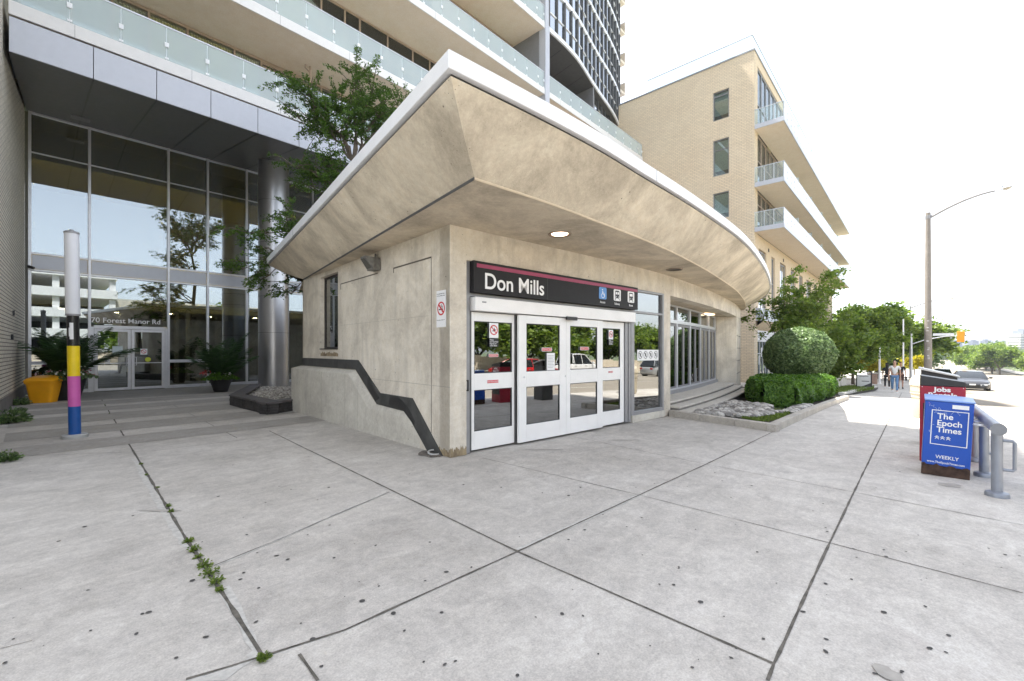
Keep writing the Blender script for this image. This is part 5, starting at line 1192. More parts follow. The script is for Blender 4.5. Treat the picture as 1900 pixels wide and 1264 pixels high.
# ------------------------------------------------------------------ things standing on the plaza
# striped pole
P = onz(139, 812); bp = thing('striped_pole', 'tall striped pole of blue, pink, yellow, black and white bands', 'pole', (P.x, P.y, 0), 'W')
def zp(py): return EYE-(py-CYP)/F*P.y
m = MB(); m.lathe([(.185, -.002), (.185, .05), (.17, .065), (.09, .066)], (0,0,0), 36); obj('base', m, simple('pole_base', (.42,.42,.41), .6, .1, .15), bp, smooth=True)
tilt = -.0165
for nm, y0, y1, rad, mt in (('blue_band',806,754,.086,simple('band_blue',(.008,.085,.33),.38)),('pink_band',754,698,.086,simple('band_pink',(.62,.12,.42),.38)),('yellow_band',698,642,.086,simple('band_yellow',(.85,.62,.01),.38)),('black_band',642,585,.086,simple('band_black',(.012,.012,.014),.25)),('white_sleeve',585,434,.101,simple('band_white',(.72,.73,.76),.4,0,.04,3))):
    z0, z1 = zp(y0), zp(y1); m = MB(); m.lathe([(rad, z0+.001), (rad, z1-.001)], (0,0,0), 36); m.v = [(x+tilt*z, y, z) for x, y, z in m.v]; b_ = obj(nm, m, mt, bp, smooth=True)
    if nm == 'black_band':
        m = MB()
        for a0, a1, h0, h1 in ((-1.35,-.75,.12,.42),(-1.5,-.95,.17,.33)):
            pts = [(math.cos(a0+(a1-a0)*k/6), math.sin(a0+(a1-a0)*k/6)) for k in range(7)]; m.add([(x*.0875+tilt*(z0+h0), y*.0875, z0+h0) for x, y in pts]+[(x*.0875+tilt*(z0+h1), y*.0875, z0+h1) for x, y in pts], [(k, k+1, k+8, k+7) for k in range(6)])
        obj('peeling_sticker', m, M_signwh, b_)
m = MB(); zt = zp(434); m.lathe([(.107, zt-.001), (.107, zt+.03), (.08, zt+.045), (.0, zt+.05)], (tilt*zt,0,0), 32, cap=False); m.tube([(tilt*zt,0,zt+.04),(tilt*zt,0,zt+.075)], .03, 8); m.lathe([(.104, zp(585)-.012), (.104, zp(585)+.02)], (tilt*zp(585),0,0), 32); obj('cap', m, M_grey, bp, smooth=True)
# orange salt bin
bn = thing('salt_bin', 'orange plastic salt bin with sloping lid beside the brick wall', 'bin', (-14.35, 13.55, 0), 'W', rot=R(20))
def rr_ring(w, d, z, n=5, r=.08, z2=None):
    o = []
    for cx, cy, a in ((w-r, d-r, 0), (-w+r, d-r, 90), (-w+r, -d+r, 180), (w-r, -d+r, 270)):
        for k in range(n): t = R(a+90*k/(n-1)); o.append((cx+r*math.cos(t), cy+r*math.sin(t), z if z2 is None else z+(z2-z)*((cy+r*math.sin(t))/d*.5+.5)))
    return o
m = MB(); m.loft([rr_ring(.25,.20,.0), rr_ring(.30,.24,.35), rr_ring(.33,.26,.60)]); M_or = simple('orange_plastic', (.95,.42,.008), .42, 0, .06, 4); obj('body', m, M_or, bn, smooth=True)
m = MB(); m.loft([rr_ring(.35,.28,.58,z2=.64), rr_ring(.37,.30,.67,z2=.77), rr_ring(.33,.26,.73,z2=.82), rr_ring(.2,.15,.77,z2=.83)]); obj('lid', m, M_or, bn, smooth=True)
# dark slate planter box with pebbles around the column
sp = thing('slate_planter', 'low black slate planter wall with pebbles beside the metal column', 'planter', (-6.0, 11.0, 0), 'W'); ORG[sp.name] = Vector((-6.0, 11.0, 0))
A = onz(427,757).xy; B_ = onz(494,770).xy; Cc = onz(560,761).xy; A.x, A.y = -7.9, 12.5
Dd = Vector((-4.6, 12.6)); far = Vector((-9.2, 17.0)); 
M_slate = simple('slate', (.045,.042,.042), .7, 0, .5, 5, .6); M_slt = simple('slate_top', (.095,.085,.085), .6, 0, .3, 3, .3)
def wallseg(m, a, b, th, z0, z1, rows, r):
    d = (b-a); L = d.length; t = d.normalized(); nn = Vector((-t.y, t.x)); hz = (z1-z0)/rows
    for i in range(rows):
        x = 0
        while x < L-.02:
            w = min(r.uniform(.18,.5), L-x); o_ = r.uniform(0,.02); p = a+t*(x+.003)-nn*o_; q = a+t*(x+w-.003)-nn*o_; za, zb = z0+i*hz+.003, z0+(i+1)*hz-.003
            m.add([(p.x,p.y,za),(q.x,q.y,za),(q.x+nn.x*th,q.y+nn.y*th,za),(p.x+nn.x*th,p.y+nn.y*th,za),(p.x,p.y,zb),(q.x,q.y,zb),(q.x+nn.x*th,q.y+nn.y*th,zb),(p.x+nn.x*th,p.y+nn.y*th,zb)],[(0,3,2,1),(4,5,6,7),(0,1,5,4),(1,2,6,5),(2,3,7,6),(3,0,4,7)]); x += w
r = random.Random(4); a1 = Vector((onz(427,752).x, onz(427,752).y)); b1 = Vector((onz(496,770).x, onz(496,770).y)); c1 = Vector((onz(560,760).x, onz(560,760).y)); 
m = MB(); wallseg(m, a1, b1, .28, 0, .26, 4, r); wallseg(m, b1, c1, .28, 0, .26, 4, r); e1 = a1+(a1-b1).normalized()*0+Vector((-.5,1.9)); wallseg(m, e1+Vector((-1.2,2.0)), a1, .28, 0, .26, 4, r); obj('stacked_slate', m, M_slate, sp)
def cap(m, a, b, w, z, ext=.0):
    t = (b-a).normalized(); nn = Vector((-t.y, t.x)); p = a-t*ext-nn*.03; q = b+t*ext-nn*.03; m.prism([(p.x,p.y),(q.x,q.y),(q.x+nn.x*w,q.y+nn.y*w),(p.x+nn.x*w,p.y+nn.y*w)], z, z+.045)
for a, b, x, z in ((a1, b1, .02, .262), (b1, c1, .0, .2635), (e1+Vector((-1.2,2.0)), a1, 0, .2605)):
    m = MB(); cap(m, a, b, .40, z, x); obj('coping', m, M_slt, sp, bevel=.006)
m = MB(); r = random.Random(6)
ar = [tuple(a1+Vector((.3,.3))), tuple(b1+Vector((.05,.35))), tuple(c1+Vector((0,.3))), (-4.9, 14.5), (-7.5, 17.5), (-10.2, 17.2)]
m.add([(x, y, .17) for x, y in ar], [tuple(range(6))]); n = 0
while n < 1500:
    x, y = r.uniform(-10.3,-4.9), r.uniform(11.3,17.4)
    if in_poly(x, y, ar): m.ico((x, y, .19), r.uniform(.02,.045), 1, 1, .6, r.uniform(0,3)); n += 1
single('pebbles', m, M_peb, 'pale pebbles filling the slate planter at the foot of the column', 'pebbles', (-6, 12, 0), 'W', kind='stuff')

# ------------------------------------------------------------------ newspaper boxes, litter bin, bicycle rail
MB_ = simple('box_blue', (.008, .075, .42), .38, 0, .10, 2); MR_ = simple('box_red', (.33, .012, .035), .42, 0, .12, 2); M_rust = simple('rust', (.060,.035,.025), .9, 0, .5, 14, .5)
def boxthing(name, label, org, rotz, lean):
    t = thing(name, label, 'newspaper box', org, 'S'); t.rotation_euler = (0, lean, ST_ROT+rotz) if False else t.rotation_euler; return t
def newsbox(name, label, px_l, px_r, depth, h_front, h_back, mat, lean, kind):
    """front face looks back along the street (-u); local here: x = +v side to -v side mapped on W rot"""
    A = ong(*px_l); w = px_r; dd = -B2; d = Vector((dd[0], dd[1], 0)); O = A+d*w/2; ang = math.atan2(d.y, d.x)
    t = thing(name, label, 'newspaper box', (O.x, O.y, gz(to_uv(O.x, O.y)[0])), 'W', rot=ang); t.rotation_euler = Matrix.Rotation(ang, 3, 'Z').to_euler(); M = Matrix.Rotation(ang, 3, 'Z') @ Matrix.Rotation(lean, 3, 'Y'); t.rotation_euler = M.to_euler()
    return t, w
# blue box: local x to the right across its front, y away from the viewer
t, w = newsbox('newspaper_box', 'blue newspaper box with white lettering and scribbled graffiti', (1708.5,879), .445, .4, 1.0, 1.0, MB_, R(2.6), 0)
w2 = w/2; D_ = .40; hf = .955; M_lb = simple('box_lid_blue', (.18,.30,.62), .35)
m = MB(); m.extr([(-w2,0,.13),(-w2,0,hf),(-w2,D_,hf+.03),(-w2,D_,.13)][::-1], (2*w2,0,0)); bdy = obj('body', m, MB_, t, bevel=.008)
m = MB(); m.extr([(-w2+.006,.006,.0),(-w2+.006,.006,.128),(-w2+.006,D_-.006,.128),(-w2+.006,D_-.006,.0)][::-1], (2*w2-.012,0,0)); 
rpts = [(-w2,-.0012,.0),(w2,-.0012,.0)]+[(w2-2*w2*k/16, -.0012, .135+.018*math.sin(k*1.3)+.014*math.sin(k*3.1)) for k in range(17)]; m.add(rpts, [tuple(range(len(rpts)))]); obj('rusty_base', m, M_rust, t)
m = MB(); m.extr([(-w2-.008,-.012,hf+.002),(-w2-.008,-.012,hf+.022),(-w2-.008,D_+.008,hf+.055),(-w2-.008,D_+.008,hf+.033)][::-1], (2*w2+.016,0,0)); obj('lid', m, M_lb, t, bevel=.006)
YB = -.002; S_ = M_signwh
m = MB()
x0, x1, z0, z1 = -w2*.70, w2*.82, .40, .845
for a in ((x0,x1,z0,z0+.009),(x0,x1,z1-.009,z1),(x0,x0+.009,z0+.009,z1-.009),(x1-.009,x1,z0+.009,z1-.009)): m.box(a[0],a[1],YB-.001,YB,a[2],a[3])
fr_ = obj('white_border', m, S_, bdy)
for k, s in enumerate(('The', 'Epoch', 'Times')): obj('lettering', text_mb(s, .100, (-w2*.46, YB, .735-.086*k), XH, ZU, .001, .0018, sx=.93), S_, bdy)
m = MB(); r = random.Random(2)
for k in range(3):                                    # three small brush characters
    cx = -w2*.42+.052*k
    for a, b in (((-.02,.0),(0,.018)),((0,.018),(.02,-.002)),((-.012,-.012),(.014,-.008)),((0,.01),(-.016,-.024)),((0,.0),(.018,-.024))): m.beam((cx+a[0], YB-.0005, .495+a[1]), (cx+b[0], YB-.0005, .495+b[1]), .0018, .006, (1,0,0))
obj('characters', m, S_, bdy)
obj('lettering', text_mb('WEEKLY', .062, (0.01, YB, .225), XH, ZU, .001, .0006, align='CENTER', sx=.9), S_, bdy)
obj('lettering', text_mb('www.TheEpochTimes.com', .036, (0.0, YB, .165), XH, ZU, .001, .0004, align='CENTER', sx=.88), S_, bdy)
m = MB(); m.box(.03, w2*.80, YB-.001, YB, .875, .925); obj('blank_label', m, S_, bdy)
def scrib(m, cx, cz, n, s, seed, w=.0035):
    r = random.Random(seed); p = Vector((cx, YB-.0022, cz)); P = [p]
    for k in range(n): p = p+Vector((s*r.uniform(-.2, .75), 0, s*r.uniform(-1, 1))); p.z = cz+max(-s*1.5, min(s*1.5, p.z-cz)); P.append(p.copy())
    m.tube(P, w/2, 4)
m = MB(); scrib(m, -w2*.8, .885, 11, .035, 1); scrib(m, -w2*.60, .80, 12, .030, 2); scrib(m, .02, .80, 9, .026, 5); scrib(m, -w2*.72, .66, 7, .02, 3); scrib(m, -w2*.75, .55, 6, .022, 8); obj('graffiti', m, simple('graffiti_pale', (.45,.55,.72), .5), bdy)
m = MB(); scrib(m, -w2*.85, .925, 6, .02, 9, .003); obj('graffiti', m, simple('graffiti_pink', (.45,.18,.50), .5), bdy)
# red box behind it
t, w = newsbox('newspaper_box', 'dark red newspaper box with black top panel behind the blue box', (1706,855), .47, .5, 1.2, 1.2, MR_, R(.3), 1)
w2 = w/2; hf = 1.22; D_ = .42
m = MB(); m.extr([(-w2,0,.0),(-w2,0,1.10),(-w2,D_,1.10),(-w2,D_,.0)][::-1], (2*w2,0,0)); bd = obj('body', m, MR_, t, bevel=.008)
m = MB(); m.extr([(-w2,-.006,1.102),(w2,-.006,1.102),(w2,-.006,1.17),(-w2,-.006,1.25)], (0,D_+.01,0)); obj('top_panel', m, M_black, t, bevel=.006)
obj('lettering', text_mb('Jobs', .088, (0,-.002,1.025), XH, ZU, .001, .0035, align='CENTER', sx=1.15), S_, bd); obj('lettering', text_mb('Rentals', .088, (0,-.002,.945), XH, ZU, .001, .0035, align='CENTER', sx=1.15), S_, bd)
m = MB(); m.box(-w2*.85, w2*.85, -.003, -.001, .25, .85); obj('window', m, M_black, bd)
m = MB()
for x in (-w2*.9, w2*.9, 0): ring_mb(m, (x, -.002, 1.085), XH, ZU, 0, .006, .002, 8)
obj('rivet', m, M_alu, bd)
# third, with a pale slanting lid
P = ong(1712, 838); t, w = newsbox('newspaper_box', 'black newspaper box with pale sloping lid, farthest of the three', (1709,826), .44, .5, 1.2, 1.2, M_black, 0, 2)
w2 = w/2; m = MB(); m.box(-w2, w2, 0, .45, 0, 1.12); obj('body', m, M_dark, t, bevel=.01)
m = MB(); m.extr([(-w2-.03,-.05,1.30),(w2+.03,-.05,1.18),(w2+.03,-.05,1.20),(-w2-.03,-.05,1.335)], (0,.55,0)); obj('lid', m, simple('lid_pale', (.60,.60,.58), .5), t, bevel=.006)
m = MB(); m.extr([(-w2,0,1.121),(w2,0,1.121),(w2,0,1.175),(-w2,0,1.29)], (0,.45,0)); obj('top_panel', m, M_black, t)
# beige litter bin
Pb = ong(1719, 776); lbn = thing('litter_bin', 'beige rounded litter bin standing behind the newspaper boxes', 'bin', (Pb.x, Pb.y, Pb.z), 'W')
m = MB(); m.lathe([(.24,0),(.27,.05),(.29,.6),(.31,.62),(.31,.66)], (0,0,0), 28); M_beige = simple('beige_plastic', (.60,.53,.41), .55, 0, .08, 3); obj('body', m, M_beige, lbn, smooth=True)
m = MB(); m.lathe([(.30,.66),(.305,.80),(.31,.82)], (0,0,0), 28); m.lathe([(.32,.82),(.31,.95),(.24,1.06),(.1,1.11),(.01,1.12)], (0,0,0), 28); obj('lid', m, M_beige, lbn, smooth=True)
m = MB(); m.lathe([(.312,.655),(.312,.665)], (0,0,0), 28, cap=False); m.lathe([(.294,.50),(.292,.51)], (0,0,0), 28, cap=False); obj('seam', m, M_dark, lbn)
# bicycle rail: three posts carrying a fat tube
M_rail = simple('rail_grey', (.27,.29,.33), .42, .35, .10, 6)
posts = [ong(1850, 921), ong(1826, 884), ong(1808, 856)]
br = thing('bicycle_rail', 'grey tubular bicycle rail on three round posts beside the kerb', 'bike rack', (posts[1].x, posts[1].y, posts[1].z), 'W'); ob = br.location
dirr = (posts[2]-posts[0]).xy.normalized(); dv = Vector((dirr.x, dirr.y, 0)); sdv = Vector((dirr.y, -dirr.x, 0))
zt_ = .755
for p in posts:
    q = p-ob; m = MB(); m.lathe([(.047, 0.03), (.047, zt_-.03)], (q.x, q.y, 0), 24); po = obj('post', m, M_rail, br, smooth=True)
    m = MB(); m.lathe([(.098, 0), (.098, .035), (.09, .05), (.052, .06)], (q.x, q.y, 0), 28); obj('base_plate', m, M_rail, po, smooth=True)
a = posts[0]-ob-dv*.10; b = posts[2]-ob+dv*.35; a.z = zt_; b.z = zt_-.01
m = MB(); m.tube([a, b], .060, 24); tb = obj('top_tube', m, M_rail, br, smooth=True)
m = MB(); m.tube([a-dv*.012, a-dv*.0005], .066, 28); obj('end_cap', m, simple('cap_grey', (.20,.21,.23), .5, .2), tb)
for i, p in enumerate(posts):
    q = p-ob
    m = MB(); off_ = q+sdv*.046
    m.tube([off_+Vector((0,0,.62)), off_+sdv*.07+Vector((0,0,.62)), off_+sdv*.085+Vector((0,0,.60)), off_+sdv*.085+Vector((0,0,.32)), off_+sdv*.07+Vector((0,0,.30)), off_+Vector((0,0,.30))], .017, 8); obj('locking_loop', m, M_rail, br, smooth=True)
m = MB()
for k in range(5):
    c = a.lerp(b, .25+.15*k)-sdv*.08+Vector((0,0,-.04)); pts = [c+Vector((0,0,.0))+dv*.055*math.cos(t)-sdv*.055*math.sin(t) for t in [j*.52 for j in range(13)]]; m.tube(pts, .010, 6)
obj('tie_ring', m, M_alu, br, smooth=True)

# ------------------------------------------------------------------ street lamps, signal
M_conc = concrete('pole_concrete', (.29,.262,.235), (.22,.20,.18), .5, 1.0, pores=False)
def on_ray(px, Y): 
    x = (px-CXP)/F*Y; u, v = to_uv(x, Y); return u, v, gz(u)
def lamp(px, Y, ztop, r0, r1, arm, label, mat, head=.75, conc=True):
    u, v, g_ = on_ray(px, Y); t = thing('street_lamp', label, 'street lamp', (u, v, g_), 'S')
    m = MB(); m.lathe([(r0, 0), (r0*.98, .5), (r1, ztop-g_)], (u, v, g_), 16); po = obj('pole', m, mat, t, smooth=True)
    L, dz = arm; m = MB(); z0 = ztop-.28; P = []
    for k in range(11): s = k/10; P.append((u, v-r1-s*L, z0+dz*(1-(1-s)**1.7)))
    m.tube(P, [.095-.03*k/10 for k in range(11)], 8); m.lathe([(r1+.012,-.10),(r1+.012,.10)], (u, v, z0), 12); obj('arm', m, M_grey, t, smooth=True)
    e = Vector(P[-1]); m = MB(); rings = []
    for s, w, hh, dzz in ((0,.05,.05,0),(.25,.09,.07,.01),(.5,.16,.11,.02),(.8,.19,.13,.02),(1.0,.14,.09,.02),(1.08,.04,.03,.01)):
        rings.append([(e.x+w*math.cos(a)*.85, e.y-s*head, e.z+dzz+s*.05+hh*.55*max(-.35, math.sin(a))) for a in [j*2*math.pi/14 for j in range(14)]])
    m.loft(rings); hd = obj('lamp_head', m, M_grey, t, smooth=True)
    m = MB(); rings = []
    for s, w, d in ((.45,.03,.01),(.55,.12,.07),(.75,.15,.10),(.95,.11,.06),(1.02,.03,.01)): rings.append([(e.x+w*math.cos(a), e.y-s*head, e.z+s*.05-.005-d*max(0,math.sin(a))) for a in [j*math.pi/7 for j in range(8)]])
    m.loft(rings, closed=False, cap=False); obj('lamp_lens', m, simple('lens_amber', (.55,.50,.40), .2), hd, smooth=True)
    if conc: m = MB(); m.lathe([(.03,0),(.03,.06)], (e.x, e.y-.45*head, e.z+.12), 8); obj('photocell', m, M_dark, hd)
    return t, po, (u, v, g_)
t, po, (u, v, g_) = lamp(1722, 27, 10.0, .20, .125, (2.65, .95), 'tall concrete street lamp rising behind the newspaper boxes', M_conc, .62)
m = MB()
for z in (1.9,2.0,2.1,2.45,2.55,2.95,3.0,3.6,3.8,4.2): m.box(u-.205, u-.195, v-.05+.03*math.sin(z*9), v+.05+.03*math.sin(z*9), g_+z, g_+z+.025)
obj('staple', m, M_signwh, po)
lamp(1689, 57, 7.35, .12, .07, (3.2, .9), 'grey street lamp farther along the pavement behind the concrete one', simple('lamp_steel', (.42,.42,.42), .5, .4), .8, False)
lamp(1706, 110, 6.6, .11, .06, (3.2, .6), 'most distant street lamp seen beside the concrete pole', simple('lamp_steel', (.42,.42,.42), .5, .4), .8, False)
lamp(1904, 44, 8.6, .11, .06, (2.4, .7), 'street lamp across the road at the right edge', simple('lamp_steel', (.42,.42,.42), .5, .4), .8, False)
for px, Y, zt, lab in ((1676,46,4.8,'slim white flagpole between the trees and the farther street lamp'),(1632,38,2.2,'short white post in front of the dark tree'),(1610,44,1.9,'white post standing left of the pedestrians')):
    u, v, g_ = on_ray(px, Y); m = MB(); m.lathe([(.13,0),(.13,.03),(.075,.05),(.065, zt-g_),(.02, zt-g_+.04)], (u, v, g_), 12); single('post', m, M_signwh, lab, 'post', (u, v, g_), smooth=True)
u, v, g_ = on_ray(1691, 48); sg2 = thing('traffic_signal', 'yellow backed traffic signal hanging over the road on a mast arm', 'traffic light', (u, v, g_))
m = MB(); m.lathe([(.11,0),(.08, 5.2)], (u, v, g_), 12); obj('pole', m, M_alu, sg2, smooth=True)
m = MB(); m.tube([(u, v, 2.25), (u, v-1.2, 2.75), (u, v-2.6, 3.05), (u, v-3.9, 3.12)], [.05,.045,.04,.03], 8); ar = obj('mast_arm', m, M_alu, sg2, smooth=True)
m = MB(); m.box(u-.02, u+.02, v-3.3, v-1.7, 3.12, 3.38); obj('street_sign', m, M_alu, sg2)
M_yel = simple('signal_amber', (.80,.30,.01), .45)
m = MB(); m.box(u-.04, u+.16, v-4.05, v-3.5, 2.45, 3.55); sh = obj('signal_head', m, M_yel, sg2, bevel=.03)
m = MB()
for z in (2.65, 3.0, 3.35): m.tube([(u+.16, v-3.78, z), (u+.32, v-3.78, z)], .10, 12)
obj('visor', m, M_yel, sh)

# ------------------------------------------------------------------ trees along the pavement
def up_dirs(n, sp, seed):
    r = random.Random(seed); o = []
    for k in range(n): a = k*2.4+r.uniform(-.3,.3); o.append(((math.cos(a)*sp*r.uniform(.25,1), math.sin(a)*sp*r.uniform(.25,1), 1), r.uniform(.75,1.05), r.uniform(.028,.045)))
    return o
u, v, g_ = on_ray(1488, 22)
f = [(d, L*3.9, rr) for d, L, rr in up_dirs(16, .24, 5)]
tree('multi_stem_tree', 'upright multi stemmed tree with sparse leaves behind the dome shrub', (u, v+.3, g_), 5, .26, M_leafT, .085, 40, .28, 31, levels=2, kids=3, first=f, up=.9)
u, v, g_ = on_ray(1532, 25); f = [(d, L*2.6, rr) for d, L, rr in up_dirs(9, .5, 9)]
tree('multi_stem_tree', 'lower bushy multi stemmed tree right of the sparse upright one', (u, v, g_), 4.4, .45, M_leafT, .11, 55, .45, 32, levels=2, kids=3, first=f, up=.8)
for px, Y, h, lab, sd, mt in ((1567,30,4.9,'small street tree with dark forked trunk beside the railings',41,M_leafM),(1592,34,5.4,'second small street tree standing just beyond the forked one',42,M_leafM),(1618,52,8.0,'tall light green tree behind the two small street trees',43,M_leafM)):
    u, v, g_ = on_ray(px, Y); tree('street_tree', lab, (u, v+.3, g_), h*(.9 if Y < 40 else 1), .62, mt, .13 if Y < 40 else .22, 46, .45 if Y < 40 else .8, sd, levels=3, kids=3, r0=.10, group=None, trunk=.28)
for px, Y, h, lab, sd, per, rad in ((1650,60,10.4,'largest dense green tree ahead over the pedestrians',51,110,1.35),(1676,84,11.0,'dark green tree on the right shoulder of the largest tree',52,80,1.5),(1630,84,13.5,'far leafy tree filling the gap left of the largest tree',53,80,1.5)):
    u, v, g_ = on_ray(px, Y); tree('shade_tree', lab, (u, v+1.2, g_), h, .85, M_leafB if sd == 52 else M_leafM, .30, per, rad, sd, levels=3, kids=4, r0=.24, trunk=.22)
for px, Y, lab, sd in ((1622,40,'small golden leaved tree in front of the dark trees',61),(1548,33,'golden shrub like tree behind the dome shrub',62)):
    u, v, g_ = on_ray(px, Y); tree('golden_tree', lab, (u, v+.3, g_), 2.9 if sd == 61 else 2.0, .9, M_leafG, .10, 50, .38, sd, levels=2, kids=3, r0=.05, trunk=.35)
u, v, g_ = on_ray(1697, 66); tree('golden_tree', 'narrow yellow green tree beside the farther street lamp', (u, v, g_), 4.5, .5, M_leafG, .16, 60, .5, 63, levels=2, kids=3, r0=.07)

# ------------------------------------------------------------------ forecourt beyond the hedge: lawn strip, kerbs, railings, board
blades('grass', [(23.5,2.35),(30.8,1.75),(35.5,1.9),(35.5,2.9),(28,3.6),(24,3.6)], 6500, .16, M_gr, 'strip of grass between pale kerb stones beyond the hedge', 'grass', 15, zoff=.06, wid=.022)
m = MB(); m.add([(x, y, gz(x)+.05) for x, y in ((23.4,2.2),(30.8,1.6),(36,1.75),(36,3.0),(28,3.7),(23.6,3.7))], [tuple(range(6))]); struct('verge_soil', m, simple('soil', (.10,.08,.055)))
lk = thing('verge_kerb', 'pale rough kerb stones along the grass strip', 'kerb', (23.4, 2.2, gz(23.4)))
for i in range(6):
    u0 = 23.3+i*2.1; m = MB(); kerbseg(m, (u0, 2.25-.075*i), (u0+2.08, 2.17-.075*i), .22, .14+.02*(i % 2), 1); obj('kerb_stone', m, simple('kerb_pale', (.55,.53,.49), .85, 0, .12, 5, .3), lk, bevel=.03)
m = MB(); m.box(27, 40, 5.2, 5.5, gz(35), gz(27)+.75); m.box(40, 52, 4.0, 4.3, gz(50), gz(40)+.7); m.box(30, 40, 3.9, 4.1, gz(38), gz(30)+.35)
gw = thing('garden_wall', 'low pale garden walls in front of the brick building', 'wall', (33, 5.2, gz(33)))
m = MB(); m.box(27, 40, 5.2, 5.5, gz(38), gz(27)+.7); obj('wall', m, M_curbc, gw, bevel=.01); m = MB(); m.box(30, 41, 3.8, 4.0, gz(41), gz(30)+.30); obj('wall', m, M_curbc, gw, bevel=.01)
rl = thing('stair_railing', 'white metal stair railing behind the small street trees', 'railing', (28, 4.6, gz(28)))
for i in range(13):
    u = 25.5+i*.9; m = MB(); m.lathe([(.028,0),(.028,1.0)], (u, 4.5, gz(u)), 8); obj('baluster', m, M_white, rl)
m = MB(); m.tube([(25.5, 4.5, gz(25.5)+1.0), (36.3, 4.5, gz(36.3)+1.0)], .03, 8); m.tube([(25.5, 4.5, gz(25.5)+.5), (36.3, 4.5, gz(36.3)+.5)], .018, 8); obj('handrail', m, M_white, rl)
m = MB(); m.tube([(38, 4.6, gz(38)+.4), (42, 4.6, gz(42)+1.9)], .035, 8); m.tube([(38, 4.2, gz(38)+.4), (42, 4.2, gz(42)+1.9)], .035, 8); obj('sloping_rail', m, M_white, rl)
u, v, g_ = on_ray(1619, 37); m = MB(); m.box(u-.3, u+.3, v-.3, v+.3, g_, g_+.85); bpq = thing('brick_pillar', 'short pinkish brick pillar beside the pavement', 'pillar', (u, v, g_)); obj('pillar', m, brick('pink_brick', (.45,.28,.21), (.38,.23,.17), (.4,.36,.32)), bpq)
m = MB(); m.box(u-.34, u+.34, v-.34, v+.34, g_+.851, g_+.93); obj('cap', m, M_curbc, bpq, bevel=.01)
u, v, g_ = on_ray(1603, 25.5); g_ += .06; sb = thing('sandwich_board', 'black framed sandwich board with a white poster on the grass strip', 'sign', (u, v, g_))
m = MB(); m.frame((u, v+.36, g_+.06), (0,-1,0), .72, .92, .05, .04, (-1,0,0)); m.beam((u+.0,v-.33,g_), (u,v-.33,g_+.2), .03, .03); m.beam((u,v+.33,g_), (u,v+.33,g_+.2), .03, .03); m.beam((u+.4,v-.33,g_), (u,v-.33,g_+.97), .03, .03); m.beam((u+.4,v+.33,g_), (u,v+.33,g_+.97), .03, .03); fr = obj('frame', m, M_black, sb)
m = MB(); m.box(u-.022, u-.012, v-.31, v+.31, g_+.11, g_+.80); ps = obj('poster', m, M_signwh, sb)
m = MB(); m.box(u-.024, u-.0225, v-.2, v+.2, g_+.68, g_+.71); m.box(u-.024, u-.0225, v-.24, v+.1, g_+.40, g_+.44); m.extr([(u-.0225, v-.31, g_+.11),(u-.0225,v-.31,g_+.33),(u-.0225,v+.1,g_+.11)], (-.001,0,0)); obj('print', m, M_dark, ps)
for k in range(3): m = MB(); m.box(u-.045, u-.03, v-.24+k*.2, v-.13+k*.2, g_+.88, g_+.95); obj('clip', m, M_signwh, fr)

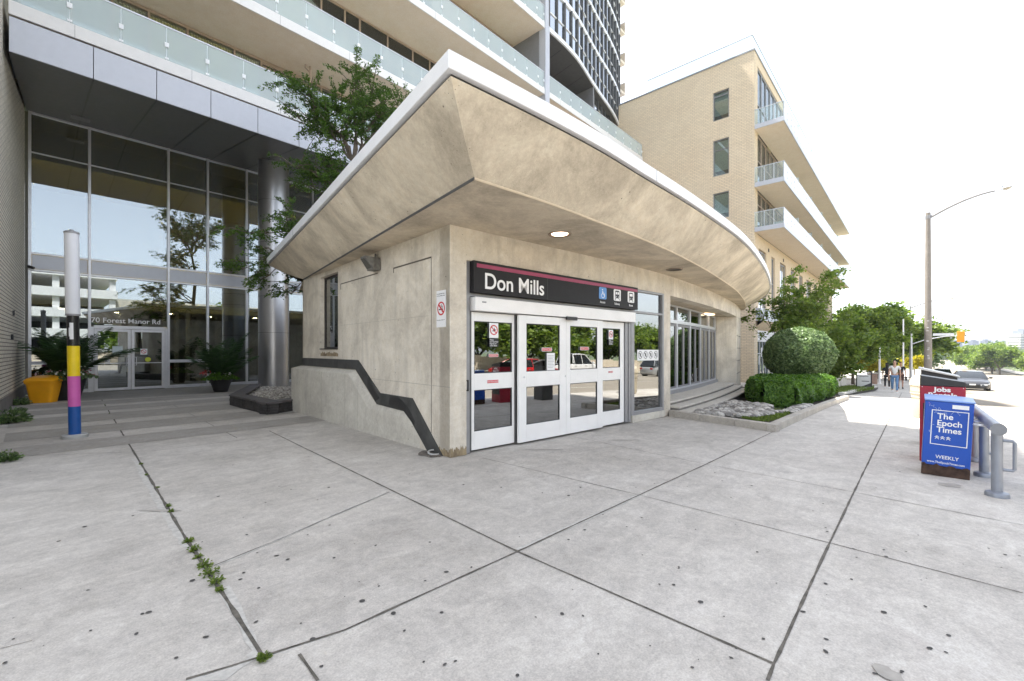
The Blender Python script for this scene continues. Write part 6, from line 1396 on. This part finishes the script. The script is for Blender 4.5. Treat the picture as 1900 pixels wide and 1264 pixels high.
# ------------------------------------------------------------------ cars
M_tyre = simple('tyre', (.02,.02,.02), .85); M_rim = simple('rim', (.45,.45,.46), .35, .8)
M_cglass = simple('car_glass', (.015,.018,.02), .06, 0, .05, 2, 0, .9); M_hl = simple('headlight_glass', (.75,.77,.8), .1, 0, .03, 2, 0); M_tl = simple('taillight_red', (.45,.01,.01), .2)
def paint(n, c, met=.3): return simple('paint_'+n, c, .28, met, .03, 2, 0, .5, .8)
def car(label, org, front_neg, pm, kind='sedan', cat='car', colour_front=None):
    """local: x along the car, front towards -x; org is the ground point under its middle"""
    u, v, g_ = org; t = thing('parked_car' if False else 'car', label, cat, org)
    if not front_neg: t.rotation_euler = (0, 0, ST_ROT+math.pi)
    ORG[t.name] = Vector((0,0,0)); L = {'sedan':4.6,'suv':4.7,'pickup':5.4}[kind]; W = .92 if kind != 'pickup' else 1.0
    H = {'sedan':1.40,'suv':1.72,'pickup':1.85}[kind]; belt = {'sedan':.90,'suv':1.05,'pickup':1.12}[kind]; h = L/2
    # lower body cross sections
    def sec(x, w, zb, zt, tuck=.06):
        return [(x,-w+tuck,zb),(x,-w,zb+.15),(x,-w*1.0,zt-.18),(x,-w+.07,zt-.03),(x,-w*.5,zt+.01),(x,w*.5,zt+.01),(x,w-.07,zt-.03),(x,w,zt-.18),(x,w,zb+.15),(x,w-tuck,zb)]
    hood = belt-.06 if kind == 'sedan' else belt-.02
    prof = [(-h, W*.62, .32, hood-.30), (-h+.06, W*.78, .24, hood-.20), (-h+.3, W*.95, .20, hood-.10), (-h+.8, W, .18, hood-.03), (-h+1.3, W, .18, belt), (0, W, .18, belt+.02), (h-1.0, W, .18, belt+.03), (h-.35, W*.97, .20, belt+.02), (h-.08, W*.85, .28, belt-.08), (h, W*.72, .36, belt-.2)]
    m = MB(); m.loft([sec(*p) for p in prof]); body = obj('body', m, pm, t, smooth=True, bevel=.02)
    if kind == 'sedan': gx = [(-h+1.25, belt-.01), (-h+2.05, H-.03), (-h+2.5, H), (-h+3.1, H-.02), (h-.45, belt+.04)]
    elif kind == 'suv': gx = [(-h+1.15, belt), (-h+1.75, H-.04), (-h+2.4, H), (h-.5, H-.03), (h-.12, belt+.05)]
    else: gx = [(-h+1.5, belt), (-h+2.1, H-.04), (-h+2.5, H), (-h+3.3, H-.02), (-h+3.45, belt+.05)]
    zb = belt-.03; m = MB(); 
    def cab(k): 
        rings = []
        for x, z in gx:
            f = (z-zb)/(H-zb); w = (W-.05)-(.22*f); rings.append([(x, -(W-.06), zb), (x, -w, z-.04*f), (x, -w+.12, z), (x, w-.12, z), (x, w, z-.04*f), (x, W-.06, zb)])
        return rings
    m.loft(cab(0)); gl = obj('windows', m, M_cglass, t, smooth=True)
    # roof skin and pillars
    m = MB(); R0 = cab(0)
    for i in (1, 2): 
        a, b = R0[i], R0[i+1]; m.add([(p[0], p[1]*1.005, p[2]+.006) for p in (a[1],a[2],a[3],a[4],b[4],b[3],b[2],b[1])], [(0,1,6,7),(1,2,5,6),(2,3,4,5)])
    for s in (1, 4):
        for i in range(len(R0)-1): m.tube([Vector(R0[i][s])*1.0+Vector((0,0,.0)), Vector(R0[i+1][s])], .032, 6)
        j = 0 if s == 1 else 5
        for i in (2,3): m.tube([Vector(R0[i][j]), Vector(R0[i][s])], .028, 6)
    obj('roof', m, pm, t, smooth=True)
    for sx in (-h+.85, h-.95):
        for s in (-1, 1):
            m = MB(); rr_ = .33 if kind == 'sedan' else .38; yy = s*(W-.10)
            m.v = []; n = 22; pr = [(rr_*.6,-.11),(rr_,-.10),(rr_,.10),(rr_*.6,.11)]
            base = 0
            for r_, o_ in pr: m.v += [(sx+r_*math.cos(k*2*math.pi/n), yy+o_, rr_+r_*math.sin(k*2*math.pi/n)) for k in range(n)]
            for i in range(3):
                for k in range(n): a = i*n+k; b = i*n+(k+1) % n; m.f.append((a,b,b+n,a+n))
            wh = obj('wheel', m, M_tyre, t, smooth=True)
            m = MB(); m.tube([(sx, yy+s*.05, rr_), (sx, yy+s*.108, rr_)], rr_*.62, 18)
            rm = obj('rim', m, M_rim, wh)
            m = MB(); m.tube([(sx, yy+s*.0, rr_+.02), (sx, yy+s*.098, rr_+.02)], rr_*1.17, 20); obj('wheel_arch', m, M_black, t)
    for s in (-1, 1):
        m = MB(); m.add([(-h+.02, s*W*.42, hood-.31), (-h+.06, s*W*.80, hood-.28), (-h+.36, s*W*.965, hood-.19), (-h+.24, s*W*.93, hood-.33), (-h+.0, s*W*.5, hood-.39)], [(0,1,2,3,4)]); m.extr([(-h-.005, s*W*.42, hood-.30), (-h+.05, s*W*.82, hood-.27), (-h+.05, s*W*.80, hood-.38), (-h-.005, s*W*.45, hood-.40)], (.03,0,0)); obj('headlight', m, M_hl, t)
        m = MB(); m.box(h-.06, h+.008, s*W*.5, s*W*.80, belt-.28, belt-.12); obj('taillight', m, M_tl, t)
        m = MB(); m.ico((-h+1.55, s*(W+.09), belt+.06), .13, .7, 1.0, .6); obj('mirror', m, pm if kind != 'sedan' else M_black, t, smooth=True)
        m = MB(); m.beam((-h+1.55, s*(W-.02), belt+.02), (-h+1.55, s*(W+.06), belt+.05), .04, .03); obj('mirror_arm', m, M_black, t)
        for x in (-.55, .45): m = MB(); m.box(x, x+.18, s*(W+.002), s*(W+.022), belt-.16, belt-.13); obj('door_handle', m, M_rim, t)
        m = MB(); 
        for x in (-.85, .05, .95): m.box(x, x+.008, s*(W-.002), s*(W+.002), .35, belt-.05)
        obj('door_gap', m, M_black, t)
    m = MB(); m.box(-h-.012, -h+.05, -W*.42, W*.42, .42, hood-.33); m.box(-h+.0, -h+.10, -W*.72, W*.72, .24, .38); obj('grille', m, M_black, t)
    m = MB(); m.box(-h-.02, -h-.012, -.16, .16, .46, .56); obj('number_plate', m, M_signwh, t)
    if kind == 'pickup': m = MB(); m.box(-h+3.6, h-.1, -W+.08, W-.08, belt-.02, belt+.035); obj('load_bed', m, M_black, t)
    return t
u, v, g_ = on_ray(1776, 32.5); car('dark grey sedan facing the viewer on the near side of the road', (47.5, -2.95, gz(47.5)-.14), True, paint('darkgrey', (.05,.052,.058)))
car('black car behind the dark grey sedan, half hidden by the lamp post', (80, -2.5, gz(80)-.14), True, paint('black', (.02,.025,.03)), 'suv')
car('white car parked farthest down the near side of the road', (112, -2.0, gz(112)-.14), True, paint('white', (.7,.7,.7), 0), 'sedan')
# across the road, seen mirrored in the station doors and lobby glass
def mir(p, q): w = STI @ (PKM @ Vector((p, q, 0))); return w.x, w.y
for (p, q), lab, pm, kd, ng in (((15.5,-14.5), 'red car on the far side of the road, mirrored in the left sliding door', paint('red', (.45,.01,.012), 0), 'sedan', False), ((21.5,-16.0), 'white pickup truck on the road, mirrored in the sliding doors', paint('white', (.7,.7,.7), 0), 'pickup', False), ((38,-18), 'silver car on the far lanes, mirrored in the side window', paint('silver', (.4,.41,.42)), 'suv', False)):
    u, v = mir(p, q); car(lab, (u, v, gz(u)-.14), ng, pm, kd)
rw = thing('retaining_wall', 'long pale concrete retaining wall across the road', 'wall', (0, -27.3, 0))
m = MB()
for i in range(40): u0 = -50+i*5; g_ = gz(u0); m.box(u0+.01, u0+4.99, -27.4, -27.1, g_-.3, g_+1.35+.0)
obj('wall', m, concrete('retaining_concrete', (.55,.48,.38), (.42,.37,.3), .5, .5, pores=False), rw)
pg = thing('parking_garage', 'white banded parking garage across the road, mirrored in the lobby glass', 'parking garage', (0, -42, 0))
for k in range(5):
    z = .5+k*2.9; m = MB(); m.box(-45, 9, -42, -41.7, z, z+1.25); m.box(-45, 9, -60, -42.01, z, z+.3); obj('spandrel', m, M_slab, pg)
m = MB()
for k in range(10): m.box(-45+k*5.9, -44.3+k*5.9, -42.6, -42.05, 0, 12.2)
obj('column', m, M_slab, pg); m = MB(); m.box(-45, 9, -60, -59.5, 0, 12); obj('back_wall', m, M_dark, pg); m = MB(); m.box(9, 30, -50, -44, -1, 9.5); obj('end_block', m, M_curbc, pg)
base, tips = tree('roadside_tree', 'tree across the road opposite the station', (18, -29.5, gz(18)-.2), 9, .8, M_leafM, .30, 60, 1.2, 71, levels=3, kids=3, r0=.18, trunk=.2, group='trees across the road')
r = random.Random(33); k = 0
for u in [-46,-38,-30,12,26,33,41,48,57,66,76,87]+[150+i*11 for i in range(34)]:
    c = copy_tree(base); s = r.uniform(.75, 1.05) if u < 140 else r.uniform(.85,1.25); vv = -29.5+r.uniform(-1.5,1.0) if u < 140 else r.uniform(-12.5-u*.055,-13.5-u*.02) if u > 200 else -26
    c.location = STM @ Vector((u, vv, gz(u)-.3)); c.scale = (s*r.uniform(1,1.3), s*r.uniform(1,1.3), s); c.rotation_euler = (0,0,r.uniform(0,6))
base['label'] = 'leafy tree in the row across the road'
for o_ in [o for o in col.objects if o.name.startswith('roadside_tree')]: o_['label'] = 'leafy tree in the row across the road'

# ------------------------------------------------------------------ people
def skin(name, chains, mat, parent, sub=1):
    V = []; E_ = []; Rr = []
    def vid(p, r_):
        for i, q in enumerate(V):
            if (Vector(q)-Vector(p)).length < 1e-4: return i
        V.append(tuple(p)); Rr.append(r_); return len(V)-1
    for ch in chains:
        pr = None
        for p, r_ in ch:
            i = vid(p, r_)
            if pr is not None: E_.append((pr, i))
            pr = i
    me = bpy.data.meshes.new(name); me.from_pydata(V, E_, []); o = bpy.data.objects.new(name, me); col.objects.link(o)
    o.parent = parent; sk = o.modifiers.new('skin', 'SKIN'); sk.use_smooth_shade = True
    if not me.skin_vertices: return o
    for i, sv_ in enumerate(me.skin_vertices[0].data):
        rr_ = Rr[i]; sv_.radius = rr_ if isinstance(rr_, tuple) else (rr_, rr_); sv_.use_root = (i == 0)
    ss = o.modifiers.new('sub', 'SUBSURF'); ss.levels = sub; ss.render_levels = sub
    dg = bpy.context.evaluated_depsgraph_get(); nm = bpy.data.meshes.new_from_object(o.evaluated_get(dg)); nm.materials.clear(); nm.materials.append(mat)
    nm.polygons.foreach_set('use_smooth', [True]*len(nm.polygons)); o.modifiers.clear(); o.data = nm; nm.name = name; return o
def person(label, px, Y, h, face, top, bottom, shoes, hair, skinc, shorts=False, longhair=False, phase=1, carry=False):
    u, v, g_ = on_ray(px, Y); org = STM @ Vector((u, v, g_)); t = thing('person', label, 'person', org, 'W', rot=ST_ROT+face); s = h/1.75   # local +x = walking direction
    P = lambda x, y, z: (x*s, y*s, z*s); st_ = .20*phase
    hip = P(0,0,.93); ch_ = P(.0,0,1.30); nk = P(.01,0,1.47); hd = P(.03,0,1.60); tp = P(.02,0,1.72)
    L = lambda sd, f: [(hip, (.13*s,.10*s)), (P(.02,sd*.09,.88), .085*s), (P(.05*f+.04,sd*.10,.50), .055*s), (P(.24*f-.04*(f<0),sd*.10,.10+.05*(f<0)), .036*s), (P(.24*f+.12,sd*.11,.035+.03*(f<0)), .032*s)]
    A_ = lambda sd, f: [(ch_, (.12*s,.10*s)), (P(0,sd*.17,1.40), .052*s), (P(-.04+.05*f,sd*.225,1.12), .038*s), (P(.04+.10*f,sd*.23,.90), .028*s), (P(.06+.12*f,sd*.225,.82), .030*s)]
    fl = 1*phase
    body = skin('body', [[(hip,(.13*s,.10*s)),(P(0,0,1.10),(.11*s,.09*s)),(ch_,(.12*s,.10*s)),(nk,.052*s),(hd,(.078*s,.085*s)),(tp,.05*s)], L(1,fl), L(-1,-fl), A_(1,-fl), A_(-1,fl)], skinc, t)
    skin('shirt', [[(P(0,0,.90),(.148*s,.118*s)),(P(0,0,1.10),(.13*s,.11*s)),(ch_,(.14*s,.118*s)),(P(.0,0,1.44),(.07*s,.07*s))], [(ch_,(.14*s,.118*s)),(P(0,.175,1.40),.066*s),(P(-.02,.215,1.22),.058*s)], [(ch_,(.14*s,.118*s)),(P(0,-.175,1.40),.066*s),(P(-.02,-.215,1.22),.058*s)]], top, t)
    kz = .50 if not shorts else .52
    def leg(sd, f):
        c = [(hip,(.14*s,.112*s)), (P(.02,sd*.09,.86),.097*s), (P(.05*f+.04,sd*.10,.50),.068*s)]
        if not shorts: c.append((P(.24*f-.04*(f<0),sd*.10,.12+.05*(f<0)),.052*s))
        return c
    skin('shorts' if shorts else 'trousers', [leg(1,fl), leg(-1,-fl)], bottom, t)
    for sd, f in ((1,fl),(-1,-fl)): m = MB(); m.loft([[P(.24*f-.09+x, sd*.105+y*w, z+.012+.03*(f<0)) for y, z in ((-1,0),(-1,.05),(-.5,.085*hh),(.5,.085*hh),(1,.05),(1,0))] for x, w, hh in ((0,.035,1),(.06,.042,1.1),(.18,.045,.8),(.26,.03,.6))]); obj('shoe', m, shoes, t, smooth=True)
    m = MB(); m.ico((.015*s, 0, 1.66*s), .118*s, .98, .88, .95); 
    hh = skin('hair', [[(P(-.02,0,1.66),(.088*s,.095*s)),(P(-.0,0,1.74),(.066*s,.07*s))]]+([[(P(-.02,0,1.66),(.088*s,.095*s)),(P(-.07,0,1.50),(.09*s,.06*s)),(P(-.08,0,1.28),(.085*s,.04*s))]] if longhair else []), hair, t)
    m = MB()                                          # face: nose, ears, eyes, mouth
    m.ico(P(.118,0,1.605), .020*s, 1, .7, 1.2); fn = obj('nose', m, skinc, t, smooth=True)
    for sd in (1,-1): m = MB(); m.ico(P(.03,sd*.088,1.61), .028*s, .7, .4, 1.2); obj('ear', m, skinc, t, smooth=True); m = MB(); m.ico(P(.103,sd*.032,1.635), .011*s, .5, 1.2, .7); obj('eye', m, M_black, t)
    m = MB(); m.ico(P(.105,0,1.567), .018*s, .4, 1.4, .35); obj('mouth', m, simple('lips', (.35,.12,.10), .6), t)
    for sd, f in ((1,-fl),(-1,fl)):                   # hands: palm, four fingers, thumb
        b = Vector(P(.06+.12*f,sd*.225,.82)); hp_ = [[(b,.026*s),(b+Vector((.01,0,-.06))*s,.030*s)]]
        for k in range(4): y = (-.027+.018*k)*s; hp_.append([(b+Vector((.01*s,0,-.06*s)),.030*s),(b+Vector((.012*s+.0, y*.9, -.10*s)),.010*s),(b+Vector((.022*s, y, -(.135+.008*(k in (1,2)))*s)),.009*s),(b+Vector((.038*s, y, -(.160+.008*(k in (1,2)))*s)),.0075*s)])
        hp_.append([(b+Vector((.01*s,0,-.06*s)),.030*s),(b+Vector((.04*s,0,-.075*s)),.010*s),(b+Vector((.058*s,0,-.105*s)),.008*s)])
        skin('hand', hp_, skinc, t, 1)
    if carry: m = MB(); m.loft([rr_ring(.10*s,.05*s,z*s,3,.02) for z in (.55,.80)]); m.v = [(x+.0, y-.26*s, z) for x, y, z in m.v]; obj('bag', m, M_black, t)
    return t
sk1 = simple('skin_light', (.50,.30,.21), .55); sk2 = simple('skin_tan', (.38,.21,.14), .55)
cl_w = simple('cloth_white', (.72,.71,.69), .85, 0, .05, 9, .2); cl_b = simple('cloth_black', (.018,.018,.02), .85); cl_j = simple('denim', (.13,.24,.42), .85, 0, .25, 9, .2); cl_br = simple('cloth_brown', (.10,.05,.04), .85)
person('person in a white t-shirt and blue jeans walking towards the viewer', 1660, 22.7, 1.68, math.pi, cl_w, cl_j, M_signwh, simple('hair_brown', (.07,.04,.025), .7), sk1, phase=1)
person('person with long black hair, black top and black trousers on the left', 1646, 27.8, 1.60, 0.0, cl_b, cl_b, M_signwh, simple('hair_black', (.012,.01,.01), .6), sk2, longhair=True, phase=-1)
person('person in a black shirt and brown shorts walking on the right', 1671, 27.6, 1.72, 0.0, cl_b, cl_br, M_black, simple('hair_black', (.012,.01,.01), .6), sk2, shorts=True, phase=1, carry=True)

# ------------------------------------------------------------------ far city, woods, haze
def block(px, Y, w, d, ztop, label, mat, group='hazy towers on the skyline', steps=0):
    x = (px-CXP)/F*Y; t = thing('distant_tower', label, 'building', (x, Y, -8), 'W', group); m = MB(); m.box(-w/2, w/2, -d/2, d/2, 0, ztop+8); m.box(-w/4, w/4, -d/4, d/4, ztop+8.01, ztop+8+4); obj('tower', m, mat, t)
    m = MB()
    for k in range(int((ztop+2)/3.4)):
        m.box(-w/2-.2, w/2+.2, -d/2-.2, d/2+.2, 3+k*3.4, 4.4+k*3.4)
    obj('window_band', m, simple('far_glass', (.12,.14,.17), .3), t); return t
M_far = simple('far_facade', (.10,.11,.13), .8)
r = random.Random(77)
sk = [(1738,645,11),(1748,640,12),(1758,632,12),(1766,636,9),(1775,634,15),(1786,644,9),(1793,643,10),(1806,633,14),(1818,640,10),(1829,632,14),(1840,638,12),(1851,641,10),(1862,635,11),(1873,642,10),(1725,640,12),(1710,643,10)]
for i, (px, py, wp) in enumerate(sk):
    Y = r.uniform(1300, 1800); block(px, Y, wp*Y/F*.8, wp*Y/F*.6, EYE+(650-py)*Y/F, 'pale hazy tower block on the far skyline', M_far)
cd = thing('condominium', 'stepped pale condominium with balconies above the trees at the right edge', 'apartment building', ((1893-CXP)/F*560, 560, -7), 'W')
m = MB(); m.box(-9, 22, -8, 8, 0, 29); wl = obj('wall', m, simple('condo', (.42,.40,.38), .8), cd); m = MB(); m.box(-3, 22, -6, 6, 29.01, 33.5); m.box(2, 18, -5, 5, 33.51, 36); obj('penthouse', m, simple('condo_glass', (.2,.22,.24), .3), cd)
for k in range(8): m = MB(); m.box(-10.5, 22.5, -9.5, -7.9, 3.2+k*3.2, 4.3+k*3.2); m.box(-10.5, -8.9, -7.89, 6, 3.2+k*3.2, 4.3+k*3.2); obj('balcony', m, M_slab, cd)
g = np.random.default_rng(12); C = []
m = MB(); r = random.Random(15)
for k in range(420):
    Y = r.uniform(300, 1700); px = r.uniform(1500, 2050); s = r.uniform(5, 10)*(1+Y/2500); m.ico(((px-CXP)/F*Y, Y, -7+s*.3), s, r.uniform(1,1.8), r.uniform(1,1.8), r.uniform(.6,.9), r.uniform(0,3), r.uniform(-.2,.2)); 
    for j in range(9): a = r.uniform(0,6.28); q = s*.55; m.ico(((px-CXP)/F*Y+q*math.cos(a), Y+q*math.sin(a), -7+s*r.uniform(.3,.85)), s*r.uniform(.25,.45), 1,1,.8, a)
single('woods', m, simple('far_wood', (.055,.085,.03), .95, 0, .5, .15), 'distant wooded valley below the hazy skyline', 'woods', ((1800-CXP)/F*600, 600, -7), 'W', kind='stuff')
hz = MB(); hz.box(-500, 4300, -500, 3900, -24, 72)
hm = bpy.data.materials.new('haze_air'); hm.use_nodes = True; hn = hm.node_tree; hn.nodes.remove(hn.nodes['Principled BSDF']); pv = hn.nodes.new('ShaderNodeVolumePrincipled'); pv.inputs['Color'].default_value = (.40,.44,.52,1); pv.inputs['Density'].default_value = .0004; pv.inputs['Anisotropy'].default_value = .2
hn.links.new(pv.outputs[0], hn.nodes['Material Output'].inputs['Volume'])
ho = obj('haze', hz, hm); ho['kind'] = 'stuff'; ho['label'] = 'pale summer haze lying over the whole street'; ho['category'] = 'haze'
